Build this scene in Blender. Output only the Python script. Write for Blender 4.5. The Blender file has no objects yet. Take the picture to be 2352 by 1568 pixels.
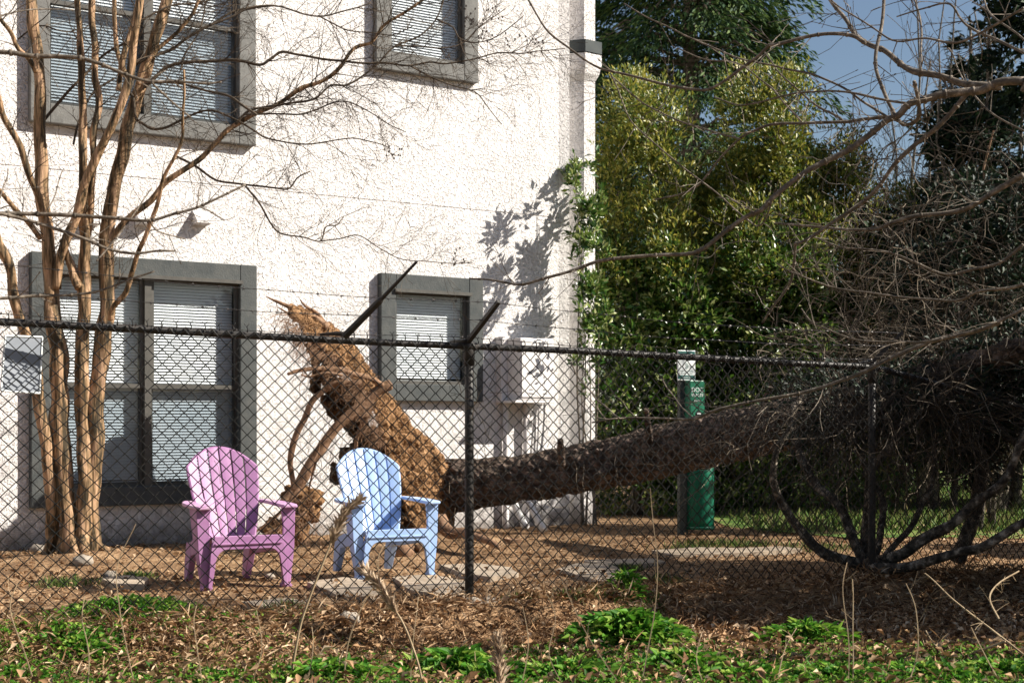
import bpy, math, random
import numpy as np
from mathutils import Vector, noise
R = math.radians
F, HZ, CH = 3400.0, 975.0, 1.05          # focal length (in 2352-wide units), horizon row, eye height
sc = bpy.context.scene
COL = sc.collection
rng = random.Random(7)
nr = np.random.default_rng(11)

def P(px, py, Y):
    return Vector(((px - 1176) * Y / F, Y, CH + (HZ - py) * Y / F))

# ------------------------------------------------------------------ terrain height
FP = Vector((-.24, 8.5, 0)); FD = Vector((.885, .466, 0)).normalized(); FN = Vector((FD.y, -FD.x, 0))  # FN points to the viewer
def fence_t(x, y): return (x - FP.x) * FN.x + (y - FP.y) * FN.y
def sm(a, b, t):
    t = min(1, max(0, (t - a) / (b - a))); return t * t * (3 - 2 * t)
def gz(x, y):
    t = fence_t(x, y)
    z = -.14 * sm(.12, .55, t)
    z += .018 * noise.noise(Vector((x * 1.3, y * 1.3, 0))) + .012 * noise.noise(Vector((x * 5, y * 5, 3)))
    z += .045 * math.exp(-((t - .22) / .18) ** 2) * (.6 + noise.noise(Vector((x * 3.1, y * 3.1, 9))))
    z += .10 * math.exp(-((x + 3.2) ** 2 + (y - 11.3) ** 2) / .45)
    z += .12 * math.exp(-((x + .55) ** 2 / .5 + (y - 12.3) ** 2 / .25))
    z += .05 * math.exp(-((x - .1) ** 2 / .5 + (y - 12.3) ** 2 / .3))
    return z

# ------------------------------------------------------------------ mesh builder
class MB:
    def __init__(s): s.v = []; s.f = []; s.n = 0
    def add(s, vs, fs):
        b = s.n; s.v.extend([tuple(v) for v in vs]); s.n += len(vs)
        s.f.extend([tuple(i + b for i in f) for f in fs])
    def box(s, c, d, M=None):
        x, y, z = d[0] / 2, d[1] / 2, d[2] / 2
        vs = [Vector((c[0] + i * x, c[1] + j * y, c[2] + k * z)) for i in (-1, 1) for j in (-1, 1) for k in (-1, 1)]
        if M: vs = [M(v) for v in vs]
        s.add(vs, [(0, 1, 3, 2), (4, 6, 7, 5), (0, 4, 5, 1), (2, 3, 7, 6), (0, 2, 6, 4), (1, 5, 7, 3)])
    def hexa(s, vs):      # 8 corners: 4 bottom loop, 4 top loop
        s.add(vs, [(3, 2, 1, 0), (4, 5, 6, 7), (0, 1, 5, 4), (1, 2, 6, 5), (2, 3, 7, 6), (3, 0, 4, 7)])
    def tube(s, pts, rad, n=6, cap=True, wob=0.0):
        pts = [Vector(p) for p in pts]; m = len(pts)
        if m < 2: return
        up = Vector((0.13, .21, 1)); b = s.n; vs = []
        t0 = (pts[1] - pts[0]).normalized()
        a = t0.orthogonal().normalized()
        for i in range(m):
            t = (pts[min(i + 1, m - 1)] - pts[max(i - 1, 0)])
            if t.length < 1e-9: t = t0
            t.normalize()
            a = (a - t * a.dot(t))
            if a.length < 1e-6: a = t.orthogonal()
            a.normalize(); c = t.cross(a)
            r = rad[i] if hasattr(rad, '__len__') else rad
            for k in range(n):
                an = 2 * math.pi * k / n
                rr = r * (1 + (wob * noise.noise(Vector((pts[i].x * 9 + math.cos(an) * 1.3, pts[i].y * 9 + math.sin(an) * 1.3, pts[i].z * 4))) if wob else 0))
                vs.append(pts[i] + (a * math.cos(an) + c * math.sin(an)) * rr)
        fs = []
        for i in range(m - 1):
            for k in range(n):
                k2 = (k + 1) % n
                fs.append((i * n + k, i * n + k2, (i + 1) * n + k2, (i + 1) * n + k))
        if cap:
            fs.append(tuple(range(n - 1, -1, -1))); fs.append(tuple((m - 1) * n + k for k in range(n)))
        s.add(vs, fs)
    def prism(s, poly, h, M):     # poly in (a,b); extruded 0..h; M(a,b,c)->Vector
        n = len(poly)
        vs = [M(a, b, 0) for a, b in poly] + [M(a, b, h) for a, b in poly]
        s.add(vs, [tuple(range(n))[::-1], tuple(range(n, 2 * n))] + [(i, (i + 1) % n, n + (i + 1) % n, n + i) for i in range(n)])

WL = {}
def obj(name, mb, mat, parent=None, local=False, smooth=False, off=None):
    me = bpy.data.meshes.new(name)
    o = bpy.data.objects.new(name, me); COL.objects.link(o)
    L = Vector((0, 0, 0))
    if parent is not None:
        o.parent = parent
        if not local: L = WL.get(parent.name, Vector((0, 0, 0)))
    WL[o.name] = L.copy()
    if isinstance(mb, tuple):
        v, f = mb; v = v - np.array(L)[None]
        me.vertices.add(len(v)); me.vertices.foreach_set('co', v.astype(np.float32).ravel())
        k = f.shape[1]
        me.loops.add(f.size); me.loops.foreach_set('vertex_index', f.astype(np.int32).ravel())
        me.polygons.add(len(f)); me.polygons.foreach_set('loop_start', np.arange(0, f.size, k, dtype=np.int32))
        me.update(calc_edges=True)
    else:
        vs = [(a - L.x, b - L.y, c - L.z) for a, b, c in mb.v]
        me.from_pydata(vs, [], mb.f)
    me.materials.append(mat)
    if smooth: me.shade_smooth()
    me.update()
    return o
def empty(name, loc, rz=0):
    o = bpy.data.objects.new(name, None); COL.objects.link(o)
    o.location = loc; o.rotation_euler = (0, 0, rz); o.empty_display_size = .2
    WL[o.name] = Vector(loc); return o
def tag(o, label=None, cat=None, group=None, kind=None):
    if label: o['label'] = label
    if cat: o['category'] = cat
    if group: o['group'] = group
    if kind: o['kind'] = kind
    return o
def bevel(o, w=.004, seg=2):
    m = o.modifiers.new('b', 'BEVEL'); m.width = w; m.segments = seg; m.limit_method = 'ANGLE'; return o

# ------------------------------------------------------------------ materials
def mat(name, c1, c2=None, scale=5, rough=.8, bump=0, bscale=None, stretch=(1, 1, 1), detail=5, spec=.3,
        island=None, c3=None, metal=0, ramp=(.35, .65), transl=0, coat=0, bdist=.01):
    m = bpy.data.materials.new(name); m.use_nodes = True; nt = m.node_tree; N = nt.nodes; Lk = nt.links
    b = N['Principled BSDF']
    b.inputs['Roughness'].default_value = rough; b.inputs['Metallic'].default_value = metal
    b.inputs['Specular IOR Level'].default_value = spec
    if coat: b.inputs['Coat Weight'].default_value = coat
    b.inputs['Base Color'].default_value = (*c1, 1)
    tc = N.new('ShaderNodeTexCoord'); mp = N.new('ShaderNodeMapping'); mp.inputs['Scale'].default_value = stretch
    Lk.new(tc.outputs['Object'], mp.inputs[0])
    col = None
    if c2:
        nz = N.new('ShaderNodeTexNoise'); nz.inputs['Scale'].default_value = scale; nz.inputs['Detail'].default_value = detail
        nz.inputs['Roughness'].default_value = .65
        Lk.new(mp.outputs[0], nz.inputs['Vector'])
        rp = N.new('ShaderNodeValToRGB'); e = rp.color_ramp.elements
        e[0].position = ramp[0]; e[0].color = (*c1, 1); e[1].position = ramp[1]; e[1].color = (*c2, 1)
        if c3:
            k = e.new((ramp[0] + ramp[1]) / 2); k.color = (*c3, 1)
        Lk.new(nz.outputs['Fac'], rp.inputs[0]); col = rp.outputs[0]
    if island:
        g = N.new('ShaderNodeNewGeometry'); rp = N.new('ShaderNodeValToRGB'); e = rp.color_ramp.elements
        e[0].color = (*island[0], 1); e[1].color = (*island[-1], 1)
        for i, c in enumerate(island[1:-1]):
            k = e.new((i + 1) / (len(island) - 1)); k.color = (*c, 1)
        Lk.new(g.outputs['Random Per Island'], rp.inputs[0])
        if col is None: col = rp.outputs[0]
        else:
            mx = N.new('ShaderNodeMixRGB'); mx.inputs[0].default_value = .6
            Lk.new(col, mx.inputs[1]); Lk.new(rp.outputs[0], mx.inputs[2]); col = mx.outputs[0]
    if col is not None: Lk.new(col, b.inputs['Base Color'])
    if bump:
        nb = N.new('ShaderNodeTexNoise'); nb.inputs['Scale'].default_value = bscale or scale * 3; nb.inputs['Detail'].default_value = 6
        Lk.new(mp.outputs[0], nb.inputs['Vector'])
        bp = N.new('ShaderNodeBump'); bp.inputs['Strength'].default_value = bump; bp.inputs['Distance'].default_value = bdist
        Lk.new(nb.outputs['Fac'], bp.inputs['Height']); Lk.new(bp.outputs[0], b.inputs['Normal'])
    if transl:
        out = N['Material Output']; tr = N.new('ShaderNodeBsdfTranslucent'); ms = N.new('ShaderNodeMixShader'); ms.inputs[0].default_value = transl
        if col is not None: Lk.new(col, tr.inputs[0])
        else: tr.inputs[0].default_value = (*c1, 1)
        Lk.new(b.outputs[0], ms.inputs[1]); Lk.new(tr.outputs[0], ms.inputs[2]); Lk.new(ms.outputs[0], out.inputs[0])
    return m

def stucco_mat():
    m = bpy.data.materials.new('white_stucco'); m.use_nodes = True; N = m.node_tree.nodes; Lk = m.node_tree.links
    b = N['Principled BSDF']; b.inputs['Roughness'].default_value = .9; b.inputs['Specular IOR Level'].default_value = .15
    tc = N.new('ShaderNodeTexCoord')
    n1 = N.new('ShaderNodeTexNoise'); n1.inputs['Scale'].default_value = 1.6; n1.inputs['Detail'].default_value = 8
    rp = N.new('ShaderNodeValToRGB'); e = rp.color_ramp.elements
    e[0].position = .3; e[0].color = (.70, .675, .665, 1); e[1].position = .6; e[1].color = (.80, .775, .765, 1)
    Lk.new(tc.outputs['Object'], n1.inputs['Vector']); Lk.new(n1.outputs['Fac'], rp.inputs[0])
    # grime rising from the ground
    sx = N.new('ShaderNodeSeparateXYZ'); Lk.new(tc.outputs['Object'], sx.inputs[0])
    n4 = N.new('ShaderNodeTexNoise'); n4.inputs['Scale'].default_value = 14; n4.inputs['Detail'].default_value = 6; Lk.new(tc.outputs['Object'], n4.inputs['Vector'])
    ad = N.new('ShaderNodeMath'); ad.operation = 'MULTIPLY_ADD'; ad.inputs[1].default_value = .45; Lk.new(n4.outputs['Fac'], ad.inputs[0]); Lk.new(sx.outputs['Z'], ad.inputs[2])
    r4 = N.new('ShaderNodeValToRGB'); r4.color_ramp.elements[0].position = .24; r4.color_ramp.elements[0].color = (.35, .33, .31, 1); r4.color_ramp.elements[1].position = .5; r4.color_ramp.elements[1].color = (1, 1, 1, 1)
    Lk.new(ad.outputs[0], r4.inputs[0])
    mu = N.new('ShaderNodeMixRGB'); mu.blend_type = 'MULTIPLY'; mu.inputs[0].default_value = 1
    Lk.new(rp.outputs[0], mu.inputs[1]); Lk.new(r4.outputs[0], mu.inputs[2]); Lk.new(mu.outputs[0], b.inputs['Base Color'])
    # knock-down texture: worm-like flattened daubs
    n2 = N.new('ShaderNodeTexNoise'); n2.inputs['Scale'].default_value = 19; n2.inputs['Detail'].default_value = 2.5; n2.inputs['Distortion'].default_value = 1.8
    Lk.new(tc.outputs['Object'], n2.inputs['Vector'])
    r2 = N.new('ShaderNodeValToRGB'); r2.color_ramp.elements[0].position = .46; r2.color_ramp.elements[1].position = .54
    Lk.new(n2.outputs['Fac'], r2.inputs[0])
    n3 = N.new('ShaderNodeTexNoise'); n3.inputs['Scale'].default_value = 70; n3.inputs['Detail'].default_value = 4
    Lk.new(tc.outputs['Object'], n3.inputs['Vector'])
    ma = N.new('ShaderNodeMath'); ma.operation = 'MULTIPLY_ADD'; ma.inputs[1].default_value = .14
    Lk.new(n3.outputs['Fac'], ma.inputs[0]); Lk.new(r2.outputs[0], ma.inputs[2])
    bp = N.new('ShaderNodeBump'); bp.inputs['Strength'].default_value = 1.0; bp.inputs['Distance'].default_value = .012
    Lk.new(ma.outputs[0], bp.inputs['Height']); Lk.new(bp.outputs[0], b.inputs['Normal'])
    return m

def glass_mat(name, tint, gl=.10, mixf=.0, rough=.02):
    m = bpy.data.materials.new(name); m.use_nodes = True; N = m.node_tree.nodes; Lk = m.node_tree.links
    N.remove(N['Principled BSDF']); out = N['Material Output']
    tr = N.new('ShaderNodeBsdfTransparent'); tr.inputs[0].default_value = (*tint, 1)
    gs = N.new('ShaderNodeBsdfGlossy'); gs.inputs['Roughness'].default_value = rough
    ms = N.new('ShaderNodeMixShader'); ms.inputs[0].default_value = gl; Lk.new(tr.outputs[0], ms.inputs[1]); Lk.new(gs.outputs[0], ms.inputs[2])
    Lk.new(ms.outputs[0], out.inputs[0]); return m

M = {}
M['stucco'] = stucco_mat()
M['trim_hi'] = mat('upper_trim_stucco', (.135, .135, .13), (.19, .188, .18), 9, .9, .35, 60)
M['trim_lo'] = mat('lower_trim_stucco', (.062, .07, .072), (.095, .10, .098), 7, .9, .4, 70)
M['sash'] = mat('window_metal', (.07, .068, .062), (.10, .095, .085), 12, .5)
M['black'] = mat('dark_gasket', (.012, .014, .015), rough=.5)
M['blind'] = mat('blind_slats', (.72, .74, .72), (.80, .80, .77), 3, .6)
M['interior'] = mat('room_dark', (.03, .035, .04), rough=.9)
M['glass'] = glass_mat('window_glass', (.91, .94, .98), .07)
M['screen'] = glass_mat('insect_screen', (.68, .72, .75), .03, rough=.4)
M['cap'] = mat('dark_cap', (.05, .06, .065), (.07, .08, .08), 8, .8)
M['boxpaint'] = mat('utility_paint', (.70, .67, .66), (.76, .73, .72), 4, .6)
M['vinyl'] = mat('black_vinyl_wire', (.006, .007, .007), (.016, .015, .014), 40, .55, spec=.3, bump=.2, bscale=200, bdist=.001)
M['rail'] = mat('black_coated_pipe', (.014, .014, .014), (.035, .028, .024), 18, .55, spec=.4, bump=.35, bscale=120, bdist=.002)
M['barb'] = mat('weathered_wire', (.04, .04, .042), (.10, .09, .085), 60, .45, metal=.6)
M['signm'] = mat('bare_sign_metal', (.17, .19, .22), (.24, .26, .29), 3, .5, metal=.2)
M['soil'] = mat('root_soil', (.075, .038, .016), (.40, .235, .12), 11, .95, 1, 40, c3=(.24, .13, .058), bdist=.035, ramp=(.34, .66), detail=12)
M['soil_dark'] = mat('damp_root_soil', (.022, .013, .007), (.20, .11, .05), 13, .95, 1, 45, c3=(.085, .045, .02), bdist=.04, ramp=(.36, .68), detail=12)  # darker copy of the root soil; shade behind the plate is in the colour
M['root'] = mat('root_bark', (.13, .075, .04), (.34, .22, .14), 16, .9, .8, 50, c3=(.24, .14, .085))
M['pinebark'] = mat('pine_bark', (.018, .014, .011), (.20, .145, .115), 22, .95, 1, 34, stretch=(.55, 1, 1), c3=(.07, .05, .037), bdist=.04)
M['myrtle'] = mat('myrtle_bark', (.045, .032, .016), (.44, .275, .165), 9, .75, .7, 22, stretch=(2.6, 2.6, .28), c3=(.24, .15, .075), ramp=(.42, .6), bdist=.02)
M['twig'] = mat('twig_bark', (.045, .036, .026), (.11, .08, .055), 18, .85)
M['greybark'] = mat('grey_branch_bark', (.07, .058, .045), (.32, .27, .22), 24, .8, .5, 60, c3=(.13, .105, .08), ramp=(.35, .7))
M['darkbark'] = mat('dark_lichen_bark', (.025, .02, .015), (.36, .31, .25), 16, .9, .9, 50, c3=(.10, .08, .06), ramp=(.4, .66), bdist=.02)
M['vine'] = mat('dry_vine', (.022, .017, .011), (.085, .062, .042), 14, .85, island=[(.014, .011, .008), (.022, .016, .011), (.03, .022, .015), (.045, .033, .022), (.06, .045, .03), (.30, .24, .17)])
M['hedge'] = mat('broadleaf', (.05, .08, .02), rough=.3, spec=.5, island=[(.014, .05, .008), (.035, .10, .014), (.08, .15, .02), (.17, .23, .045), (.42, .44, .2)], transl=.25)
M['hedge_y'] = mat('young_broadleaf', (.1, .12, .03), rough=.42, spec=.5, island=[(.04, .09, .012), (.11, .15, .018), (.22, .22, .03), (.38, .34, .07)], transl=.3)
M['cedar'] = mat('cedar_spray', (.02, .04, .02), rough=.7, island=[(.006, .022, .010), (.02, .06, .02), (.06, .115, .03), (.13, .19, .05)], transl=.15)
M['darkleaf'] = mat('dark_evergreen', (.02, .04, .02), rough=.6, island=[(.004, .013, .009), (.009, .024, .012), (.022, .045, .016)], transl=.1)
M['farleaf'] = mat('far_foliage', (.05, .06, .05), rough=.8, island=[(.03, .05, .03), (.08, .08, .06), (.12, .11, .09)])
M['weed'] = mat('weed_leaf', (.06, .15, .02), rough=.6, spec=.25, island=[(.025, .11, .01), (.07, .22, .018), (.15, .33, .03), (.32, .42, .08)], transl=.38)
M['grass'] = mat('grass_blade', (.06, .13, .02), rough=.6, island=[(.05, .12, .02), (.09, .17, .03), (.17, .19, .06), (.24, .2, .1)], transl=.3)
M['litter'] = mat('dead_leaves', (.3, .18, .1), rough=.85, island=[(.08, .042, .02), (.18, .095, .045), (.33, .19, .095), (.46, .30, .17), (.66, .50, .34)], transl=.15)
M['chip'] = mat('mulch_chips', (.2, .12, .06), rough=.9, island=[(.07, .038, .018), (.22, .125, .058), (.40, .25, .13), (.60, .42, .25)])
M['crumb'] = mat('soil_crumb', (.2, .12, .06), rough=.9, island=[(.10, .052, .022), (.22, .125, .06), (.36, .215, .11)])
M['ground'] = mat('bare_soil', (.12, .07, .036), (.44, .29, .165), 3.5, .95, 1, 45, detail=12, c3=(.25, .15, .078), bdist=.03)
M['stone'] = mat('paver_stone', (.27, .215, .16), (.42, .345, .265), 6, .9, .4, 60)
M['rock'] = mat('small_rock', (.22, .19, .16), (.38, .33, .27), 12, .9, .7, 30)
M['pink'] = mat('pink_plastic', (.30, .135, .29), (.40, .205, .38), 5, .5, .08, 120, spec=.4)
M['pink_worn'] = mat('pink_plastic_weathered', (.40, .21, .38), (.50, .40, .42), 9, .7, .1, 120, c3=(.50, .29, .47), detail=9)
M['blue_worn'] = mat('blue_plastic_weathered', (.33, .46, .74), (.52, .55, .62), 9, .7, .1, 120, c3=(.38, .52, .78), detail=9)
M['blue'] = mat('blue_plastic', (.29, .43, .71), (.36, .50, .77), 4, .42, .08, 120, spec=.4)
M['plume'] = mat('dry_plume', (.4, .3, .2), rough=.9, island=[(.35, .24, .15), (.50, .38, .26), (.62, .50, .38)], transl=.3)
M['stalk'] = mat('dry_stalk', (.28, .2, .12), (.42, .32, .2), 9, .8)
M['green'] = mat('green_paint', (.004, .115, .062), (.006, .15, .08), 5, .4, spec=.5)
M['greenmesh'] = mat('green_perforated', (.003, .085, .05), (.006, .17, .095), 60, .45)
M['white'] = mat('sign_white', (.74, .78, .78), rough=.4)
M['sgreen'] = mat('sign_ink', (.01, .085, .075), rough=.5)
M['greypost'] = mat('grey_post', (.06, .075, .07), (.09, .10, .095), 8, .5)
M['pvc'] = mat('pvc_white', (.62, .62, .62), (.7, .7, .7), 5, .5)
M['berry'] = mat('seed_pod', (.03, .02, .015), rough=.7)

# ------------------------------------------------------------------ world, sun, camera
L3 = Vector((1.637, -.107, 1.22)).normalized()      # towards the sun
el = math.asin(L3.z); az = math.atan2(L3.x, L3.y)
w = bpy.data.worlds.new('World'); sc.world = w; w.use_nodes = True
nt = w.node_tree; bg = nt.nodes['Background']; sky = nt.nodes.new('ShaderNodeTexSky'); sky.sky_type = 'NISHITA'
sky.sun_disc = False; sky.sun_elevation = el; sky.sun_rotation = az; sky.air_density = 1.0; sky.dust_density = 1.0; sky.ozone_density = 1.2
nt.links.new(sky.outputs[0], bg.inputs[0]); bg.inputs[1].default_value = .05
sl = bpy.data.lights.new('sun', 'SUN'); sl.energy = 4.9; sl.angle = R(.5); sl.color = (1, .93, .82)
so = bpy.data.objects.new('sun', sl); COL.objects.link(so); so.rotation_euler = (-L3).to_track_quat('-Z', 'Y').to_euler(); so.location = (8, -3, 9)
cam = bpy.data.cameras.new('camera'); co = bpy.data.objects.new('camera', cam); COL.objects.link(co)
co.location = (0, 0, CH); co.rotation_euler = (R(90), 0, 0); cam.sensor_width = 36; cam.lens = F / 2352 * 36
cam.shift_y = (HZ - 784) / 2352; cam.clip_end = 800; cam.clip_start = .1
cam.dof.use_dof = True; cam.dof.focus_distance = 9.4; cam.dof.aperture_fstop = 5.0
sc.camera = co
sc.view_settings.view_transform = 'Standard'; sc.view_settings.look = 'None'; sc.view_settings.exposure = 1.02; sc.view_settings.gamma = 1
sc.cycles.max_bounces = 7; sc.cycles.transparent_max_bounces = 12; sc.cycles.use_denoising = True

# ------------------------------------------------------------------ leaves (vectorised)
def leaves(C, D, U, ln, wd, fold=.25, droop=0.0):
    """C base points, D directions, U up-ish vectors, ln/wd arrays -> (verts, tri faces), one folded leaf each"""
    C = np.asarray(C, float); D = np.asarray(D, float); U = np.asarray(U, float)
    D = D / (np.linalg.norm(D, axis=1, keepdims=True) + 1e-9)
    S = np.cross(D, U); S /= (np.linalg.norm(S, axis=1, keepdims=True) + 1e-9)
    Nn = np.cross(S, D)
    ln = np.broadcast_to(ln, (len(C),))[:, None]; wd = np.broadcast_to(wd, (len(C),))[:, None]
    mid = C + D * ln * .5
    v = np.stack([C, mid + S * wd * .5 + Nn * wd * fold, C + D * ln - Nn * ln * droop, mid - S * wd * .5 + Nn * wd * fold], 1).reshape(-1, 3)
    i = np.arange(len(C)) * 4
    f = np.concatenate([np.stack([i, i + 1, i + 2], 1), np.stack([i, i + 2, i + 3], 1)])
    return v, f
def rdir(n):
    a = nr.normal(size=(n, 3)); return a / np.linalg.norm(a, axis=1, keepdims=True)
def merge(lst):
    vs, fs, b = [], [], 0
    for v, f in lst: vs.append(v); fs.append(f + b); b += len(v)
    return np.concatenate(vs), np.concatenate(fs)
def nz3(p, s, o=0): return noise.noise(Vector((p[0] * s + o, p[1] * s + o, p[2] * s + o)))

def crown_pts(lobes, n, shell=.55, gap=-.12, gs=2.2, seed=0):
    """points through a union of lumpy ellipsoid lobes, denser near the surface, with noise gaps"""
    out = []; vols = np.array([l[3] * l[4] * l[5] for l in lobes]) ** .8; vols = vols / vols.sum()
    while len(out) < n:
        l = lobes[nr.choice(len(lobes), p=vols)]
        d = rdir(1)[0]; r = 1 - shell * nr.random() ** 1.6
        k = 1 + .32 * nz3((d[0] * 1.7 + l[0], d[1] * 1.7 + l[1], d[2] * 1.7 + l[2]), 1.3, seed) + .18 * nz3((d[0] * 5 + l[0], d[1] * 5, d[2] * 5), 1, seed + 3)
        p = (l[0] + d[0] * l[3] * r * k, l[1] + d[1] * l[4] * r * k, l[2] + d[2] * l[5] * r * k)
        if p[2] < .03: continue
        if nz3(p, gs, seed) < gap: continue
        out.append((*p, *d))
    a = np.array(out); return a[:, :3], a[:, 3:]

# ------------------------------------------------------------------ branches
def crom(pts, sub=5):
    out = []; n = len(pts)
    for i in range(n - 1):
        p0, p1, p2, p3 = pts[max(i - 1, 0)], pts[i], pts[i + 1], pts[min(i + 2, n - 1)]
        for k in range(sub):
            t = k / sub
            out.append(tuple(.5 * (2 * b + (c - a) * t + (2 * a - 5 * b + 4 * c - d) * t * t + (3 * b - a - 3 * c + d) * t ** 3) for a, b, c, d in zip(p0, p1, p2, p3)))
    out.append(tuple(pts[-1])); return out
def limb(px, Y0, Y1, w0, w1, sub=4, jit=.004, bow=.0):
    """picture polyline -> list of 3-D points and radii; w in picture units at its own distance"""
    c = crom([(a, b) for a, b in px], sub); m = len(c); pts = []; rad = []
    ph = rng.random() * 9
    for i, (a, b) in enumerate(c):
        t = i / (m - 1); Y = Y0 + (Y1 - Y0) * t + bow * math.sin(t * 5 + ph)
        p = P(a, b, Y)
        p += Vector((noise.noise(p * 4 + Vector((ph, 0, 0))), noise.noise(p * 4 + Vector((0, ph, 5))), noise.noise(p * 4 + Vector((3, 0, ph))))) * jit * 2
        pts.append(p); rad.append((w0 + (w1 - w0) * t) * Y / F / 2)
    return pts, rad
def twig(mb, p, d, ln, r, lvl, spread=.9, up=.15, kink=.28, knots=False, split=3, minr=.0011):
    n = max(3, int(ln / .06)); pts = [p.copy()]; q = p.copy(); d = d.normalized(); rad = [r]
    for i in range(n):
        d = (d + Vector((rng.gauss(0, kink), rng.gauss(0, kink), rng.gauss(0, kink) + up * .3)) * .55).normalized()
        q = q + d * ln / n; pts.append(q.copy()); rad.append(max(minr, r * (1 - .75 * (i + 1) / n)))
        if lvl > 0 and rng.random() < split / n:
            ax = Vector((rng.gauss(0, 1), rng.gauss(0, 1), rng.gauss(0, 1))).cross(d).normalized()
            twig(mb, q, (d + ax * spread * rng.uniform(.5, 1.1)).normalized(), ln * rng.uniform(.35, .7), rad[-1] * .7, lvl - 1, spread, up, kink, knots, split, minr)
    mb.tube(pts, rad, 4 if r > .003 else 3, cap=False)
    if knots:
        for k in (-1,):
            e = pts[k]; mb.tube([e - d * .004, e + d * .008], [r * .5 + .0016, r * .3 + .001], 4)
def twigs_on(mb, pts, rad, n, ln, r, lvl=1, t0=.15, bias=Vector((0, 0, 0)), **kw):
    for _ in range(n):
        i = int((t0 + (1 - t0) * rng.random()) * (len(pts) - 2)); t = (pts[i + 1] - pts[i]).normalized()
        ax = Vector((rng.gauss(0, 1), rng.gauss(0, 1), rng.gauss(0, 1))).cross(t)
        if ax.length < 1e-3: continue
        d = (t * rng.uniform(.3, .9) + ax.normalized() * .8 + bias).normalized()
        twig(mb, pts[i], d, ln * rng.uniform(.5, 1.3), min(r, rad[i] * .7), lvl, **kw)

# ================================================================== GROUND
def build_ground():
    xs = np.concatenate([np.array([-400, -120, -40, -15]), np.arange(-7, 9, .07), np.array([12, 20, 50, 140, 400])])
    ys = np.concatenate([np.array([-60, -10, 0, 3, 4.6]), np.arange(5.4, 19, .07), np.array([22, 30, 50, 120, 600])])
    v = [(x, y, gz(x, y) if -7.1 < x < 9 and 5 < y < 19.2 else (-.14 if fence_t(x, y) > 0 else 0)) for y in ys for x in xs]
    n = len(xs)
    f = [(j * n + i, j * n + i + 1, (j + 1) * n + i + 1, (j + 1) * n + i) for j in range(len(ys) - 1) for i in range(n - 1)]
    mb = MB(); mb.add(v, f)
    g = obj('ground', mb, M['ground'], smooth=True); tag(g, 'brown bare soil of the yard with a low bank in front of the fence', 'ground', kind='structure')
build_ground()

# ================================================================== BUILDING
WD = Vector((.831, .557, 0)); WD.normalize(); WN = Vector((WD.y, -WD.x, 0))
WO = Vector((-1176 / F * 12.3, 12.3, 0))
def ws(px, d=0):
    k = (px - 1176) / F; ox, oy = WO.x + WN.x * d, WO.y + WN.y * d
    return (k * oy - ox) / (WD.x - k * WD.y)
def Wp(s, d, z): return WO + WD * s + WN * d + Vector((0, 0, z))
def wm(v): return Wp(v[0], v[1], v[2])
bld = empty('apartment_building', (WO.x, WO.y, 0)); tag(bld, 'white stucco apartment building with grey trimmed windows behind the fallen tree', 'building')
wins = [  # s0,s1,z0,z1 (outer trim), kind, mat
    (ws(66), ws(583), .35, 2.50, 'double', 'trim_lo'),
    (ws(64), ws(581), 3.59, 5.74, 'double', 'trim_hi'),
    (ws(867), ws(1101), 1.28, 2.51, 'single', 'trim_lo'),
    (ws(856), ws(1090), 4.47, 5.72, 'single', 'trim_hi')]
TW = .165
SE = ws(1283)
def wall_mesh():
    mb = MB(); ss = sorted({-9.0, SE, *[w[0] + TW * .6 for w in wins], *[w[1] - TW * .6 for w in wins]}); zs = sorted({-.3, 3.205, 3.217, 9.0, *[w[2] + TW * .6 for w in wins], *[w[3] - TW * .6 for w in wins]})
    for a, b in zip(ss, ss[1:]):
        for c, d in zip(zs, zs[1:]):
            m_ = ((a + b) / 2, (c + d) / 2)
            if any(w[0] + .05 < m_[0] < w[1] - .05 and w[2] + .05 < m_[1] < w[3] - .05 for w in wins): continue
            dd = -.006 if abs(c - 3.205) < 1e-6 else 0
            mb.add([Wp(a, dd, c), Wp(b, dd, c), Wp(b, dd, d), Wp(a, dd, d)], [(0, 1, 2, 3)])
            if dd:
                mb.add([Wp(a, 0, c), Wp(b, 0, c), Wp(b, dd, c), Wp(a, dd, c)], [(0, 1, 2, 3)])
                mb.add([Wp(a, 0, d), Wp(b, 0, d), Wp(b, dd, d), Wp(a, dd, d)], [(3, 2, 1, 0)])
    # slightly turned end strip, recess, narrow pier beyond it, receding side, roof, back
    a0 = Wp(SE, 0, 0); a1 = Wp(ws(1304), .03, 0); ax = Wp(ws(1304) + .005, -.02, 0); b1 = Wp(ws(1304) - .0, -.26, 0)
    a2 = Wp(ws(1343), -.01, 0); a3 = Wp(ws(1368), -.01, 0); a4 = a3 - WN * 8; a5 = Wp(-9, -8, 0); a6 = Wp(-9, 0, 0)
    for p, q in ((a0, a1), (a1, ax), (ax, b1), (b1, a2), (a2, a3), (a3, a4), (a4, a5), (a5, a6)):
        for z0, z1 in ((-.3, 9),):
            mb.add([p + Vector((0, 0, z0)), q + Vector((0, 0, z0)), q + Vector((0, 0, z1)), p + Vector((0, 0, z1))], [(0, 1, 2, 3)])
    mb.add([x + Vector((0, 0, 9)) for x in (a6, a0, a1, b1, a2, a3, a4, a5)], [tuple(range(8))])
    return mb, b1, a2, a3
wmesh, pa1, pa2, pa3 = wall_mesh()
obj('wall', wmesh, M['stucco'], bld)
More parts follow.
